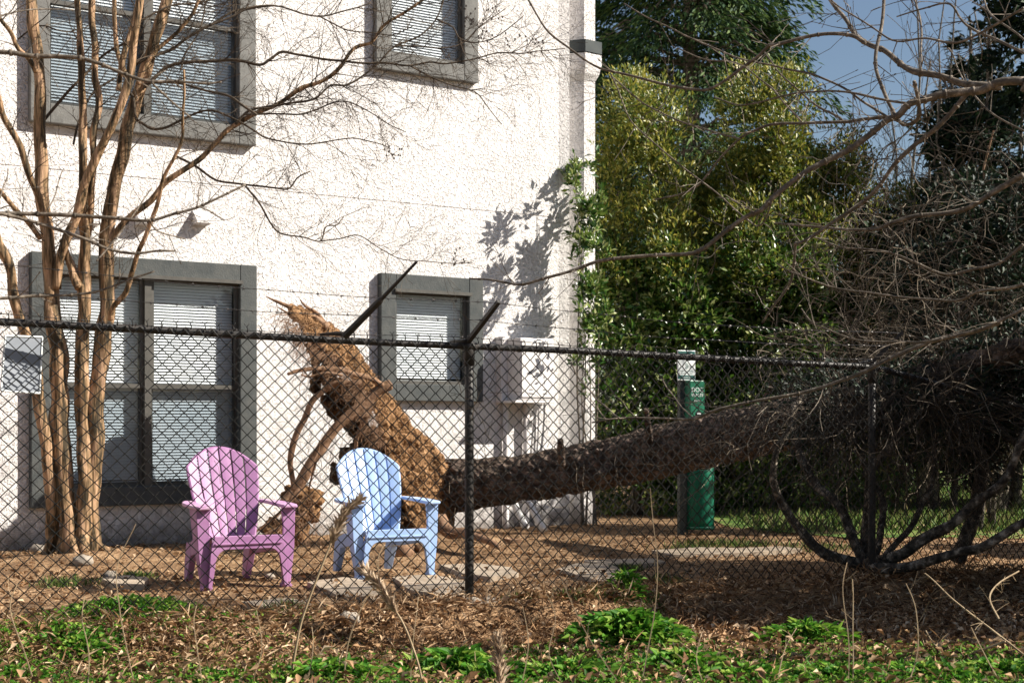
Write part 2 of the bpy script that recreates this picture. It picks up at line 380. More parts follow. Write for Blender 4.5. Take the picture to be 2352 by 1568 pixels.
# projecting cap moulding of the pier
mb = MB()
def capm(p, q, r_):   # profile sweep: return side + front side
    return p
zc0, zc1 = 4.98, 5.10
PSD = (pa2 - pa1).normalized(); PSN = Vector((PSD.y, -PSD.x, 0))
if PSN.dot(WD) > 0: PSN = -PSN
def ring(o, z):
    Z = Vector((0, 0, z)); return [pa1 + PSN * o + Z, pa2 + PSN * o + WN * o * .8 + Z, pa3 + WD * o + WN * o + Z, pa3 + WD * o - WN * .6 + Z]
prof = [(.004, 4.70), (.03, 4.76), (.05, 4.86), (.05, 4.97), (.0, 4.98)]
rs = [ring(o, z) for o, z in prof]
for r0, r1 in zip(rs, rs[1:]):
    for i in range(3): mb.add([r0[i], r0[i + 1], r1[i + 1], r1[i]], [(0, 1, 2, 3)])
obj('cornice', mb, M['stucco'], bld)
mb = MB()
rs = [ring(.0, 4.983), ring(.052, 4.983), ring(.052, 5.11), ring(.0, 5.11)]
for r0, r1 in zip(rs, rs[1:]):
    for i in range(3): mb.add([r0[i], r0[i + 1], r1[i + 1], r1[i]], [(0, 1, 2, 3)])
obj('cap_flashing', mb, M['cap'], bld)

def wbox(mb, s0, s1, d0, d1, z0, z1): mb.box(((s0 + s1) / 2, (d0 + d1) / 2, (z0 + z1) / 2), (s1 - s0, d1 - d0, z1 - z0), wm)
for k, (s0, s1, z0, z1, kind, tm) in enumerate(wins):
    fr = MB(); p = .075
    wbox(fr, s0, s0 + TW, -.05, p, z0, z1); wbox(fr, s1 - TW, s1, -.05, p, z0, z1)
    wbox(fr, s0 + TW, s1 - TW, -.05, p - .002, z0, z0 + TW); wbox(fr, s0 + TW, s1 - TW, -.05, p - .002, z1 - TW, z1)
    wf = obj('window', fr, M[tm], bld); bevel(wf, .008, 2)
    tag(wf, ['wide ground floor window crossed by the bare tree trunks', 'wide upper window behind the bare branches', 'small ground floor window beside the root plate', 'small upper window near the building corner'][k])
    i0, i1, j0, j1 = s0 + TW, s1 - TW, z0 + TW, z1 - TW
    dr = MB()   # metal drip edge along the head
    wbox(dr, i0 - .02, i1 + .02, p, p + .025, j1 - .012, j1 + .02)
    obj('drip_edge', dr, M['sash'], wf)
    cols = [(i0, (i0 + i1) / 2 - .03), ((i0 + i1) / 2 + .03, i1)] if kind == 'double' else [(i0, i1)]
    zm = j0 + (j1 - j0) * (.47 if kind == 'double' else 0)
    if kind == 'double':
        mu = MB(); wbox(mu, cols[0][1], cols[1][0], -.08, .05, j0, j1); obj('mullion', mu, M['sash'], wf)
    jm = MB()   # reveal lining
    wbox(jm, i0 - .01, i0 + .012, -.16, -.052, j0, j1); wbox(jm, i1 - .012, i1 + .01, -.16, -.052, j0, j1)
    wbox(jm, i0, i1, -.16, -.053, j1 - .01, j1 + .01); wbox(jm, i0, i1, -.16, -.053, j0 - .01, j0 + .01)
    obj('jamb', jm, M['black'], wf)
    for (c0, c1) in cols:
        rows = [(zm, j1, .012)] + ([(j0, zm + .03, -.022)] if kind == 'double' else [])
        for ri, (r0, r1, dd) in enumerate(rows):
            sh = MB(); t = .032
            wbox(sh, c0 + .002, c0 + t, dd - .02, dd + .012, r0, r1); wbox(sh, c1 - t, c1 - .002, dd - .02, dd + .012, r0, r1)
            wbox(sh, c0 + t, c1 - t, dd - .021, dd + .01, r0, r0 + .036); wbox(sh, c0 + t, c1 - t, dd - .021, dd + .01, r1 - .03, r1)
            obj('sash', sh, M['sash'], wf)
            gl = MB(); gl.add([Wp(c0 + t, dd - .004, r0 + .03), Wp(c1 - t, dd - .004, r0 + .03), Wp(c1 - t, dd - .004, r1 - .03), Wp(c0 + t, dd - .004, r1 - .03)], [(0, 1, 2, 3)])
            obj('pane', gl, M['glass'], wf)
            if ri == 1:
                gl = MB(); gl.add([Wp(c0 + .02, .006, r0 + .02), Wp(c1 - .02, .006, r0 + .02), Wp(c1 - .02, .006, r1 - .06), Wp(c0 + .02, .006, r1 - .06)], [(0, 1, 2, 3)])
                obj('insect_screen', gl, M['screen'], wf)
        bl = MB(); z = j1 - .03; pitch = .0265; bi = 0
        while z > j0 + .05:
            sag = .0022 * noise.noise(Vector((bi * .31, k * 3.3, c0)))
            bl.add([Wp(c0 + .02, -.062, z - .0125 + sag), Wp(c1 - .02, -.062, z - .0125 - sag), Wp(c1 - .02, -.080, z + .0118 - sag), Wp(c0 + .02, -.080, z + .0118 + sag)], [(0, 1, 2, 3)])
            z -= pitch; bi += 1
        wbox(bl, c0 + .02, c1 - .02, -.082, -.060, j0 + .025, j0 + .042)
        obj('blind', bl, M['blind'], wf)
    bk = MB(); bk.add([Wp(i0 - .05, -.19, j0 - .05), Wp(i1 + .05, -.19, j0 - .05), Wp(i1 + .05, -.19, j1 + .05), Wp(i0 - .05, -.19, j1 + .05)], [(0, 1, 2, 3)])
    obj('interior', bk, M['interior'], wf)
# wall vents
for px in (458, 327, 204):
    s = ws(px); z = CH + (HZ - 500) * (WO.y + WD.y * s) / F
    mb = MB(); wv = .068
    pr = [(-.005, z + .07), (.115, z - .035), (.115, z - .058), (.05, z - .07), (-.005, z - .07)]
    mb.add([Wp(s + wv, a, b) for a, b in pr] + [Wp(s - wv, a, b) for a, b in pr], [(0, 1, 2, 3, 4), (9, 8, 7, 6, 5)] + [(i, i + 5, (i + 1) % 5 + 5, (i + 1) % 5) for i in range(5)])
    obj('vent_hood', mb, M['stucco'], bld)

# utility cabinet on the wall, conduits
s0 = ws(1152)
ub = empty('utility_cabinet', tuple(Wp(s0, 0, 1.3))); tag(ub, 'pale grey metal utility cabinet on the white wall right of the small window', 'utility box')
mb = MB(); wbox(mb, s0, s0 + .41, .0, .34, 1.30, 1.92); bevel(obj('cabinet_body', mb, M['boxpaint'], ub), .008)
mb = MB(); wbox(mb, s0 + .012, s0 + .398, .342, .352, 1.325, 1.895); bevel(obj('door', mb, M['boxpaint'], ub), .004)
mb = MB()
for zz in (1.36, 1.40, 1.82):
    for ds in (.10, .27): mb = MB(); wbox(mb, s0 + ds, s0 + ds + .045, .353, .356, zz, zz + .006); obj('louvre', mb, M['black'], ub)
mb = MB(); wbox(mb, s0 - .075, s0 - .003, .0, .11, 1.28, 1.94); bevel(obj('side_trunking', mb, M['boxpaint'], ub), .005)
mb = MB(); wbox(mb, s0 - .07, s0 + .41, .004, .345, 1.27, 1.296); bevel(obj('drip_lip', mb, M['boxpaint'], ub), .004)
for ds in (.02, .27):
    mb = MB(); mb.tube([Wp(s0 + ds, .05, z) for z in (1.268, .9, .5, .1, -.05)], .033, 12); obj('conduit', mb, M['boxpaint'], ub, smooth=True)
# white drain pipes leaning at the corner
for k, (q0, q1) in enumerate((((1200, 1130, 14.4), (1246, 1212, 14.2)), ((1178, 1150, 14.5), (1205, 1206, 14.35)))):
    mb = MB(); a, b = P(*q0), P(*q1); mb.tube([a + (a - b) * .15 + Vector((-.1, .1, .1)), a, b, b + Vector((.02, -.02, -.02))], .035, 12)
    o = obj('drain_pipe', mb, M['pvc'], smooth=True)
    tag(o, ['white drain pipe slanting to the ground under the fallen trunk, nearer the corner', 'white drain pipe under the fallen trunk, left of the longer one'][k], 'pipe')

# ================================================================== FENCE
fence = empty('chain_link_fence', (FP.x, FP.y, 0)); tag(fence, 'black chain link fence with top rail and three barbed wires across the yard', 'fence')
S0, S1 = -5.2, 5.6; SC = 3.0
def rail_z(s):
    z = 1.5 - .0205 * s
    if s > SC: z -= .25 * min(1, ((s - SC) / 1.4)) ** 1.0     # crushed by the fallen trunk
    return z
def Fp(s, z, d=0): return Vector((FP.x + FD.x * s, FP.y + FD.y * s, z)) + FN * d
mb = MB(); ss = [S0 + (S1 - S0) * i / 60 for i in range(61)]
mb.tube([Fp(s, rail_z(s) + .004 * math.sin(s * 2)) for s in ss], .0195, 14); obj('top_rail', mb, M['rail'], fence, smooth=True)
for s in (0.0, SC, -3.05):
    mb = MB(); mb.tube([Fp(s, z, -.012) for z in (-.35, .3, .9, rail_z(s) - .012)], .0255, 16); obj('post', mb, M['rail'], fence, smooth=True)
    mb = MB(); mb.tube([Fp(s, rail_z(s) - .11, -.012), Fp(s, rail_z(s) - .02, -.012), Fp(s, rail_z(s) + .035, -.01)], [.031, .032, .026], 14)
    mb.tube([Fp(s - .035, rail_z(s)), Fp(s + .035, rail_z(s))], .026, 12); obj('post_cap', mb, M['rail'], fence, smooth=True)
# woven mesh
def wire_mesh():
    mb = MB(); W = .076; H = .0725; k0 = int(S0 / (W / 2)); k1 = int(S1 / (W / 2)); rr = .0038
    for k in range(k0, k1):
        sa = k * W / 2; sb = sa + W / 2; zt = rail_z(sa); j = 0; pts = []
        z = zt + .012; sd = (k % 2)
        # knuckle above the rail
        zz = z; j = 0
        bag = 0.0
        while zz > gz(*Fp(sa, 0).xy) - .02:
            s = sa if (j + sd) % 2 == 0 else sb
            amp = .004 if (j + sd) % 2 == 0 else -.004
            wob = .006 * noise.noise(Vector((s * 1.2, zz * 1.2, 4))); wz = .006 * noise.noise(Vector((s * 1.5, zz * 1.5, 14)))
            low = max(0, 1 - zz / .5)
            pts.append(Fp(s + wob, zz + wz, .024 + amp + .02 * low * noise.noise(Vector((s, zz, 1)))))
            zz -= H / 2; j += 1
        mb.tube(pts, rr, 5, cap=False)
        if k % 2 == 0:    # twisted barb of the selvage, a Y above the rail
            sc_ = sb if sd == 0 else sb
            b = Fp(sb, zt + .012, .024); t = Fp(sb, zt + .042, .018)
            mb.tube([b, Fp(sb + .003, zt + .028, .026), t], .0032, 5)
            mb.tube([t, t + FD * .014 + Vector((0, 0, .017))], .0017, 4); mb.tube([t, t - FD * .014 + Vector((0, 0, .015))], .0017, 4)
    return mb
obj('wire_mesh', wire_mesh(), M['vinyl'], fence, smooth=True)
# ties around the rail
mb = MB()
for i in range(int((S1 - S0) / .152)):
    s = S0 + i * .152 + rng.uniform(-.02, .02); z = rail_z(s)
    mb.tube([Fp(s + .03 * t / 8 * 2, z, 0) + FN * math.cos(t * .9) * .0225 + Vector((0, 0, math.sin(t * .9) * .0225)) for t in range(9)], .0022, 4)
obj('wire_ties', mb, M['vinyl'], fence, smooth=True)['kind'] = 'stuff'
# barb arms (lean back over the yard, to the right of the picture)
def arm(s, tip, wd=.019):
    mb = MB(); a = Fp(s - .02, rail_z(s) + .02, 0)
    mb.tube([a + (a - tip).normalized() * .01, a.lerp(tip, .5), tip], [wd, wd * .92, wd * .8], 4)
    mb.tube([Fp(s - .13, rail_z(s) + .022), Fp(s - .03, rail_z(s) + .03)], [.006, .016], 6)
    obj('barb_arm', mb, M['rail'], fence)
    return a, tip
t1 = P(1146, 692, 8.25); a1, _ = arm(0.0, t1)
a0, t0 = arm(-3.05, Fp(-3.05, rail_z(-3.05) + .3, .16) + FD * .12)
a2, t2 = arm(SC, Fp(SC, rail_z(SC) + .23, .12) + FD * .15)
# bent loose arm lying across the root plate
mb = MB(); b0 = P(792, 772, 7.97); b1 = P(958, 600, 7.7)
mb.tube([b0, b0.lerp(b1, .5) + Vector((0, 0, -.004)), b0.lerp(b1, .52) + Vector((0, 0, -.004)), b1], [.021, .018, .012, .007], 8); mb.tube([P(735, 768, 8.02), P(770, 766, 8.0), P(800, 768, 7.97)], [.007, .012, .016], 6)
obj('bent_barb_arm', mb, M['rail'], fence)
fr3 = (.96, .55, .14)
for k, f3 in enumerate(fr3):
    mb = MB(); ends = [a0.lerp(t0, f3), a1.lerp(t1, f3), a2.lerp(t2, f3), Fp(S1, rail_z(S1) + .05 + .1 * f3, .05)]
    ends.insert(0, ends[0] - (ends[1] - ends[0]) * .7)
    # follow the photo at the left edge
    for a, b in zip(ends, ends[1:]):
        n = int((b - a).length / .012); c1 = []; c2 = []
        ax = (b - a).normalized(); u = ax.orthogonal().normalized(); v2 = ax.cross(u); ph = rng.random() * 6
        for i in range(n + 1):
            t = i / n; q = a.lerp(b, t) - Vector((0, 0, .035 * math.sin(math.pi * t))) + u * .004 * math.sin(t * 19 + ph)
            an = i * .55
            c1.append(q + (u * math.cos(an) + v2 * math.sin(an)) * .0020); c2.append(q - (u * math.cos(an) + v2 * math.sin(an)) * .0020)
        mb.tube(c1, .0013, 3, cap=False); mb.tube(c2, .0013, 3, cap=False)
        for i in range(6, n, 11):
            q = a.lerp(b, i / n) - Vector((0, 0, .035 * math.sin(math.pi * i / n))) + u * .004 * math.sin(i / n * 19 + ph)
            for _ in range(4):
                dd = (ax * rng.uniform(-.35, .35) + u * rng.gauss(0, 1) + v2 * rng.gauss(0, 1)).normalized()
                mb.tube([q - dd * .003, q + dd * .016], [.0018, .0008], 3)
            mb.tube([q - ax * .006, q + ax * .006], .0042, 5)
    obj('barbed_wire', mb, M['barb'], fence)
# blank metal sign wired to the fence
sgc = P(48, 837, 7.45)
sg = empty('blank_sign', tuple(sgc)); tag(sg, 'blank grey metal sign plate hanging on the fence at the left edge', 'sign')
cs = [P(2, 897, 7.36), P(91, 903, 7.48), P(97, 774, 7.53), P(12, 771, 7.42)]
mb = MB(); th = FN * -.004
mb.hexa([cs[0] + th, cs[1] + th, cs[1], cs[0], cs[3] + th, cs[2] + th, cs[2], cs[3]]); obj('plate', mb, M['signm'], sg)
mb = MB()
e = [c - FN * -.001 for c in cs]
for a, b in zip(e, e[1:] + e[:1]): mb.tube([a, b], .005, 6)
obj('plate_edge', mb, M['white'], sg)

# ================================================================== CHAIRS
def chair(name, loc, rz, m, label, group, sc_=1.0, slit=True):
    root = empty(name, loc, rz); tag(root, label, 'chair', group)
    S = lambda v: (v[0] * sc_, v[1] * sc_, v[2] * sc_)
    def part(nm, mb, bv=.006, sub=0):
        mb.v = [S(v) for v in mb.v]; o = obj(nm, mb, M[m.name.split('_')[0] + '_worn'] if nm in ('seat', 'armrest') else m, root, local=True)
        if bv: bevel(o, bv, 3)
        return o
    # ---- back: six slats, arched top, gently dished
    def hw(z):   # half width by height
        z = (z - .28) / .63
        return .155 + .082 * math.sin(min(1, z * 1.18) * math.pi / 2)
    def yb(z, u): return .385 + (z - .28) * .36 - .05 * u * u + .03 * ((z - .28) / .6) ** 2 - .02
    ns = 6; back = MB()
    def top(u): return .888 - .125 * abs(u) ** 2.1
    def strip(u0, u1, z0f, z1f, dy0, dy1, nz=16, nu=3):
        vs = []
        for j in range(nz + 1):
            for i in range(nu + 1):
                u = u0 + (u1 - u0) * i / nu; z0 = z0f; z1 = z1f(u) if callable(z1f) else z1f
                z = z0 + (z1 - z0) * j / nz; x = hw(z) * u
                bulge = -.0025 * math.sin(math.pi * i / nu)
                vs.append((x, yb(z, u) + dy0 + bulge, z))
        nn = len(vs); vs2 = [(x, y + dy1, z) for x, y, z in vs]; fs = []; w_ = nu + 1
        for j in range(nz):
            for i in range(nu):
                a = j * w_ + i; fs.append((a, a + 1, a + w_ + 1, a + w_)); fs.append((nn + a, nn + a + w_, nn + a + w_ + 1, nn + a + 1))
            a = j * w_; fs.append((a, a + w_, nn + a + w_, nn + a)); a += nu; fs.append((a, nn + a, nn + a + w_, a + w_))
        for i in range(nu):
            fs.append((i, nn + i, nn + i + 1, i + 1)); a = nz * w_ + i; fs.append((a, a + 1, nn + a + 1, nn + a))
        back.add(vs + vs2, fs)
    for k in range(ns):
        u0 = -1 + 2 * k / ns + (.022 if k else 0); u1 = -1 + 2 * (k + 1) / ns - (.022 if k < ns - 1 else 0)
        strip(u0, u1, .27, top, 0, .016)
    for (z0, z1) in ((.27, .33), (.505, .555)):
        strip(-.97, .97, z0, z1, .007, .018, 2, 12)
    if not slit: strip(-.95, .95, .33, lambda u: top(u) - .03, .012, .014, 10, 12)
    # rim along the outline
    rim = [(-1, z) for z in np.linspace(.30, top(1), 9)] + [(u, top(u)) for u in np.linspace(-.96, .96, 21)] + [(1, z) for z in np.linspace(top(1), .30, 9)]
    back.tube([(hw(z) * u, yb(z, u) + .012, z - .004) for u, z in rim], .0125, 6)
    o = part('backrest', back, .002)
    # ---- seat
    st = MB()
    def sy(t): return -.045 + t * .47
    def sz(t): return .346 - .02 * math.sin(t * math.pi) - .045 * t - (.03 * (1 - t / .06) ** 2 if t < .06 else 0)
    for (x0, x1) in [(-.235 + i * .0792, -.235 + (i + 1) * .0792 - .007) for i in range(6)]:
        vs = []; n = 12
        for j in range(n + 1):
            t = j / n; kx = 1 - .22 * t
            vs += [(x0 * kx, sy(t), sz(t)), (x1 * kx, sy(t), sz(t)), (x1 * kx, sy(t), sz(t) - .018), (x0 * kx, sy(t), sz(t) - .018)]
        fs = [(0, 1, 2, 3), (n * 4 + 3, n * 4 + 2, n * 4 + 1, n * 4)]
        for j in range(n):
            for i in range(4): fs.append((j * 4 + i, (j + 1) * 4 + i, (j + 1) * 4 + (i + 1) % 4, j * 4 + (i + 1) % 4))
        st.add(vs, fs)
    st.box((0, .02, .326), (.47, .12, .012)); st.box((0, .33, .275), (.36, .1, .012))
    part('seat', st, .003)
    # ---- apron with rounded corners running down the legs
    ap = MB(); prof = []
    zt, zb = .338, .255
    outer = [(-.262, .02), (-.245, zt), (.245, zt), (.262, .02)]
    inner = [(.238, .02), (.215, .16)] + [(.215 - .075 * (1 - math.cos(a)), .16 + .095 * math.sin(a)) for a in np.linspace(.3, math.pi / 2, 6)]
    inner = inner + [(-x, z) for x, z in inner[::-1]]
    poly = outer + inner
    vs = [(x, -.048, z) for x, z in poly] + [(x, -.028, z) for x, z in poly]; n = len(poly)
    # fill by quads between inner arch and outer line
    arch = [(.215 - .075 * (1 - math.cos(a)), .16 + .095 * math.sin(a)) for a in np.linspace(0, math.pi / 2, 8)]
    inn = [(.238, .015), (.225, .09)] + arch; out = [(.262, .015), (.256, .09)] + [(.25 - .11 * (i / 7) ** 2.2, .16 + (zt - .16) * min(1, i / 4)) for i in range(8)]
    for sx in (-1, 1):
        q = [(sx * a[0], -.048, a[1]) for a in inn] + [(sx * a[0], -.048, a[1]) for a in out]
        q += [(x, y + .03, z) for x, y, z in q]; m_ = len(inn)
        fs = []
        for i in range(m_ - 1):
            fs += [(i, i + 1, m_ + i + 1, m_ + i), (2 * m_ + i, 3 * m_ + i, 3 * m_ + i + 1, 2 * m_ + i + 1), (i, 2 * m_ + i, 2 * m_ + i + 1, i + 1), (m_ + i, m_ + i + 1, 3 * m_ + i + 1, 3 * m_ + i)]
        fs.append((0, m_, 3 * m_, 2 * m_)); ap.add(q, fs)
    ap.box((0, -.033, (zt + zb) / 2), (.282, .03, zt - zb)); ap.box((0, -.053, .29), (.44, .012, .012))
    part('apron', ap, .003)
    # ---- front legs: tapering panels with a side flange, running up to the armrest
    for sx in (-1, 1):
        lg = MB()
        lv = [(0, .236, .290, -.02, .035), (.03, .232, .290, -.018, .035), (.25, .240, .316, -.012, .08), (.40, .242, .322, -.008, .13), (.515, .234, .326, -.004, .16)]
        vs = []
        for z, xi, xo, y0, y1 in lv:
            vs += [(sx * xi, y0, z), (sx * xo, y0, z), (sx * xo, y1, z), (sx * (xo - .018), y1, z), (sx * (xo - .018), y0 + .02, z), (sx * xi, y0 + .02, z)]
        fs = [(0, 1, 2, 3, 4, 5), tuple(range(len(vs) - 1, len(vs) - 7, -1))]
        for j in range(len(lv) - 1):
            for i in range(6): fs.append((j * 6 + i, j * 6 + (i + 1) % 6, (j + 1) * 6 + (i + 1) % 6, (j + 1) * 6 + i))
        lg.add(vs, fs); lg.box((sx * .262, -.002, .012), (.066, .06, .022))
        part('front_leg', lg, .004)
        # rear leg with side rail
        rl = MB(); a = [(.245, .02, .30, .24), (.215, .40, .29, .19), (.19, .56, .26, .17)]
        rail = []
        for x, y, zt_, zb_ in a: rail += [(sx * x, y, zt_), (sx * (x + .02), y, zt_), (sx * (x + .02), y, zb_), (sx * x, y, zb_)]
        fs = [(0, 1, 2, 3), (11, 10, 9, 8)]
        for j in range(2):
            for i in range(4): fs.append((j * 4 + i, (j + 1) * 4 + i, (j + 1) * 4 + (i + 1) % 4, j * 4 + (i + 1) % 4))
        rl.add(rail, fs)
        q = [(.26, .45, .60), (.12, .53, .64), (0, .60, .655)]; vs = []
        for z, y0, y1 in q: vs += [(sx * .178, y0, z), (sx * .222, y0, z), (sx * .222, y1, z), (sx * .178, y1, z)]
        fs = [(3, 2, 1, 0), (8, 9, 10, 11)]
        fs = [(0, 1, 2, 3), (11, 10, 9, 8)]
        for j in range(2):
            for i in range(4): fs.append((j * 4 + i, (j + 1) * 4 + i, (j + 1) * 4 + (i + 1) % 4, j * 4 + (i + 1) % 4))
        rl.add(vs, fs); part('rear_leg', rl, .004)
        # armrest: wide paddle curving in to the back
        ar = MB(); cen = [(.278, -.05, .046), (.282, .0, .056), (.288, .12, .058), (.288, .27, .05), (.272, .38, .04), (.246, .455, .03)]
        vs = []
        for x, y, h in cen: vs += [(sx * (x - h), y, .53 + y * .03), (sx * (x + h), y, .53 + y * .03), (sx * (x + h), y, .508 + y * .03), (sx * (x - h), y, .508 + y * .03)]
        n = len(cen); fs = [(0, 1, 2, 3), (n * 4 - 1, n * 4 - 2, n * 4 - 3, n * 4 - 4)]
        for j in range(n - 1):
            for i in range(4): fs.append((j * 4 + i, (j + 1) * 4 + i, (j + 1) * 4 + (i + 1) % 4, j * 4 + (i + 1) % 4))
        ar.add(vs, fs); part('armrest', ar, .008)
    return root
chair('garden_chair', (-1.69, 9.42, gz(-1.65, 9.42) + .0), R(28), M['pink'], 'pink plastic slatted garden chair with armrests, on the left behind the fence', 'plastic garden chairs facing the fence')
chair('garden_chair', (-.79, 10.02, gz(-.75, 10.0) + .02), R(27), M['blue'], 'light blue plastic slatted garden chair standing in front of the root plate', 'plastic garden chairs facing the fence', .97, slit=False)

# ================================================================== FALLEN TREE
ft = empty('fallen_pine', tuple(P(1035, 1240, 12.7))); tag(ft, 'uprooted pine lying across the yard with its earthy root plate standing up', 'fallen tree')
tex_a = bpy.data.textures.new('clod', 'CLOUDS'); tex_a.noise_scale = .16; tex_a.noise_depth = 3
tex_b = bpy.data.textures.new('grit', 'CLOUDS'); tex_b.noise_scale = .035; tex_b.noise_depth = 4
tex_c = bpy.data.textures.new('plates', 'VORONOI'); tex_c.noise_scale = .045; tex_c.weight_1 = 1
def lumps(mb, c, r, seed=0, sub=14):
    vs = []; fs = []
    for j in range(sub + 1):
        th = math.pi * j / sub
        for i in range(sub * 2):
            ph = math.pi * i / sub; d = Vector((math.sin(th) * math.cos(ph), math.sin(th) * math.sin(ph), math.cos(th)))
            k = 1 + .35 * noise.noise(d * 1.6 + Vector((seed, 0, 0))) + .15 * noise.noise(d * 4 + Vector((0, seed, 0)))
            vs.append((c[0] + d.x * r[0] * k, c[1] + d.y * r[1] * k, c[2] + d.z * r[2] * k))
    w_ = sub * 2
    for j in range(sub):
        for i in range(w_): fs.append((j * w_ + i, j * w_ + (i + 1) % w_, (j + 1) * w_ + (i + 1) % w_, (j + 1) * w_ + i))
    mb.add(vs, fs)
def remesh(o, vx, ds):
    m = o.modifiers.new('r', 'REMESH'); m.mode = 'VOXEL'; m.voxel_size = vx; m.use_smooth_shade = True
    for tx, st in ds:
        d = o.modifiers.new('d', 'DISPLACE'); d.texture = tx; d.strength = st; d.texture_coords = 'LOCAL'; d.mid_level = .5
# the plate: a thick disc of soil seen nearly edge-on, leaning left; built as overlapping lumps along its leaning edge
YR = 12.45
mb = MB()
rib = [((668, 722), (668, 704)), ((690, 742), (705, 711)), ((702, 772), (735, 734)), ((735, 795), (763, 755)), ((768, 815), (794, 774)), ((798, 852), (822, 808)), ((826, 880), (850, 850)), ((848, 912), (880, 892)),
       ((862, 950), (915, 935)), ((876, 995), (950, 985)), ((890, 1040), (985, 1012)), ((905, 1090), (1012, 1046)), ((920, 1140), (1034, 1086)), ((935, 1180), (1042, 1150)), ((955, 1225), (1040, 1205)), ((975, 1285), (1030, 1285))]
vs = []; fs = []
for k, (l, r) in enumerate(rib):
    dd = .22 + .05 * math.sin(k * 1.3); Yl = YR - .42 + .045 * k + .04 * math.sin(k * 2.1); Yr = YR - .02 + .045 * k
    vs += [P(*l, Yl), P(*r, Yr), P(r[0] - 6, r[1], Yr + dd + .2), P(l[0] + 8, l[1], Yl + dd + .3)]
n = len(rib); fs = [(0, 1, 2, 3), (n * 4 - 1, n * 4 - 2, n * 4 - 3, n * 4 - 4)]
for j in range(n - 1):
    for i in range(4): fs.append((j * 4 + i, j * 4 + (i + 1) % 4, (j + 1) * 4 + (i + 1) % 4, (j + 1) * 4 + i))
mb.add(vs, fs)
mbc = MB()
for (a, b, rx, ry, rz_, dy) in ((820, 905, .16, .3, .16, -.12), (775, 905, .17, .26, .17, -.1), (752, 935, .13, .24, .14, 0), (800, 955, .13, .22, .14, .05), (730, 870, .09, .2, .12, .05), (715, 800, .1, .22, .12, .1),
                                (745, 845, .1, .3, .14, .2), (830, 1000, .14, .3, .2, .25), (870, 1050, .17, .3, .2, .2), (800, 1040, .12, .2, .2, .22), (775, 1075, .07, .14, .1, .15), (905, 1110, .18, .3, .2, .15),
                                (925, 1190, .17, .3, .2, .1), (880, 1160, .1, .2, .16, .2)):
    for q_ in range(5):
        lumps(mbc, P(a + 8 + rng.uniform(-16, 20), b + rng.uniform(-26, 30), YR + dy * .6 + .36 + rng.uniform(-.1, .12)), (rx * rng.uniform(.3, .62), ry * .6, rz_ * rng.uniform(.3, .7)), a + q_, 10)
rp = obj('root_plate', mb, M['soil'], ft); tex_d = bpy.data.textures.new('chunks', 'CLOUDS'); tex_d.noise_scale = .075; tex_d.noise_depth = 2; remesh(rp, .013, ((tex_a, .07), (tex_d, .085), (tex_b, .055)))
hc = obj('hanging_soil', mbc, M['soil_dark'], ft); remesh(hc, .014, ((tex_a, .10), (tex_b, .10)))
# crumbs and rootlets stuck to the soil face
C = []; D = []
for _ in range(5200):
    k = rng.uniform(0, len(rib) - 1.01); i = int(k); f_ = k - i; u = rng.random() ** .8
    l0, r0 = Vector(vs[i * 4]), Vector(vs[i * 4 + 1]); l1, r1 = Vector(vs[i * 4 + 4]), Vector(vs[i * 4 + 5])
    q = l0.lerp(l1, f_).lerp(r0.lerp(r1, f_), u) + Vector((rng.gauss(.012, .01), -.012 + rng.gauss(0, .012), rng.gauss(0, .01))); C.append(tuple(q)); D.append((rng.gauss(.2, 1), rng.gauss(-.3, 1), rng.gauss(-.2, 1)))
obj('soil_crumbs', leaves(C, D, rdir(len(C)), nr.uniform(.008, .026, len(C)), nr.uniform(.005, .014, len(C)), .4, .2), M['crumb'], ft)['kind'] = 'stuff'
# clod that has dropped to the left, with root hairs
mb = MB(); lumps(mb, P(700, 1160, 12.35), (.14, .14, .15), 3); lumps(mb, P(672, 1140, 12.35), (.09, .1, .08), 8); lumps(mb, P(690, 1215, 12.35), (.07, .09, .13), 5); lumps(mb, P(640, 1215, 12.3), (.13, .15, .09), 9)
o = obj('root_clod', mb, M['soil'], ft); remesh(o, .014, ((tex_a, .13), (tex_b, .10)))
def root(px, Y0, Y1, w0, w1, hair=8):
    pts, rad = limb(px, Y0, Y1, w0, w1, 5, .012)
    mb = MB(); mb.tube(pts, rad, 10, wob=.35)
    for _ in range(hair):
        i = rng.randrange(1, len(pts) - 1)
        twig(mb, pts[i], Vector((rng.uniform(-1, 1), rng.uniform(-1, .3), rng.uniform(-1.2, .3))), rng.uniform(.08, .25), min(.004, rad[i] * .5), 1, kink=.5, up=-.4)
    return obj('root', mb, M['root'], ft, smooth=True)
root([(898, 884), (872, 897), (830, 930), (790, 965), (755, 1005), (728, 1050), (700, 1095), (672, 1130), (645, 1160)], 12.40, 12.20, 22, 26, 14)
root([(830, 880), (775, 880), (740, 900), (712, 925), (692, 975), (676, 1020), (668, 1060), (672, 1100), (676, 1125)], 12.05, 12.05, 15, 12)
root([(885, 886), (860, 872), (815, 862), (770, 850), (725, 845), (690, 850), (664, 857)], 12.40, 11.80, 15, 8, 10)
root([(790, 862), (750, 858), (712, 866), (694, 861)], 11.95, 11.85, 7, 4, 4)
root([(755, 755), (715, 732), (680, 712), (655, 700), (630, 690), (612, 681)], 12.45, 12.35, 20, 2, 6)
root([(740, 770), (700, 742), (672, 728), (640, 706)], 12.4, 12.2, 16, 2, 8)
root([(760, 765), (728, 722), (700, 700), (690, 684)], 12.5, 12.4, 12, 2, 6)
root([(720, 790), (688, 778), (670, 786)], 12.3, 12.2, 11, 3, 6)
root([(735, 790), (700, 765), (682, 735), (660, 715)], 12.35, 12.35, 14, 3, 4)
root([(735, 1010), (728, 1050), (720, 1090), (712, 1125)], 11.95, 12.10, 6, 4, 4)
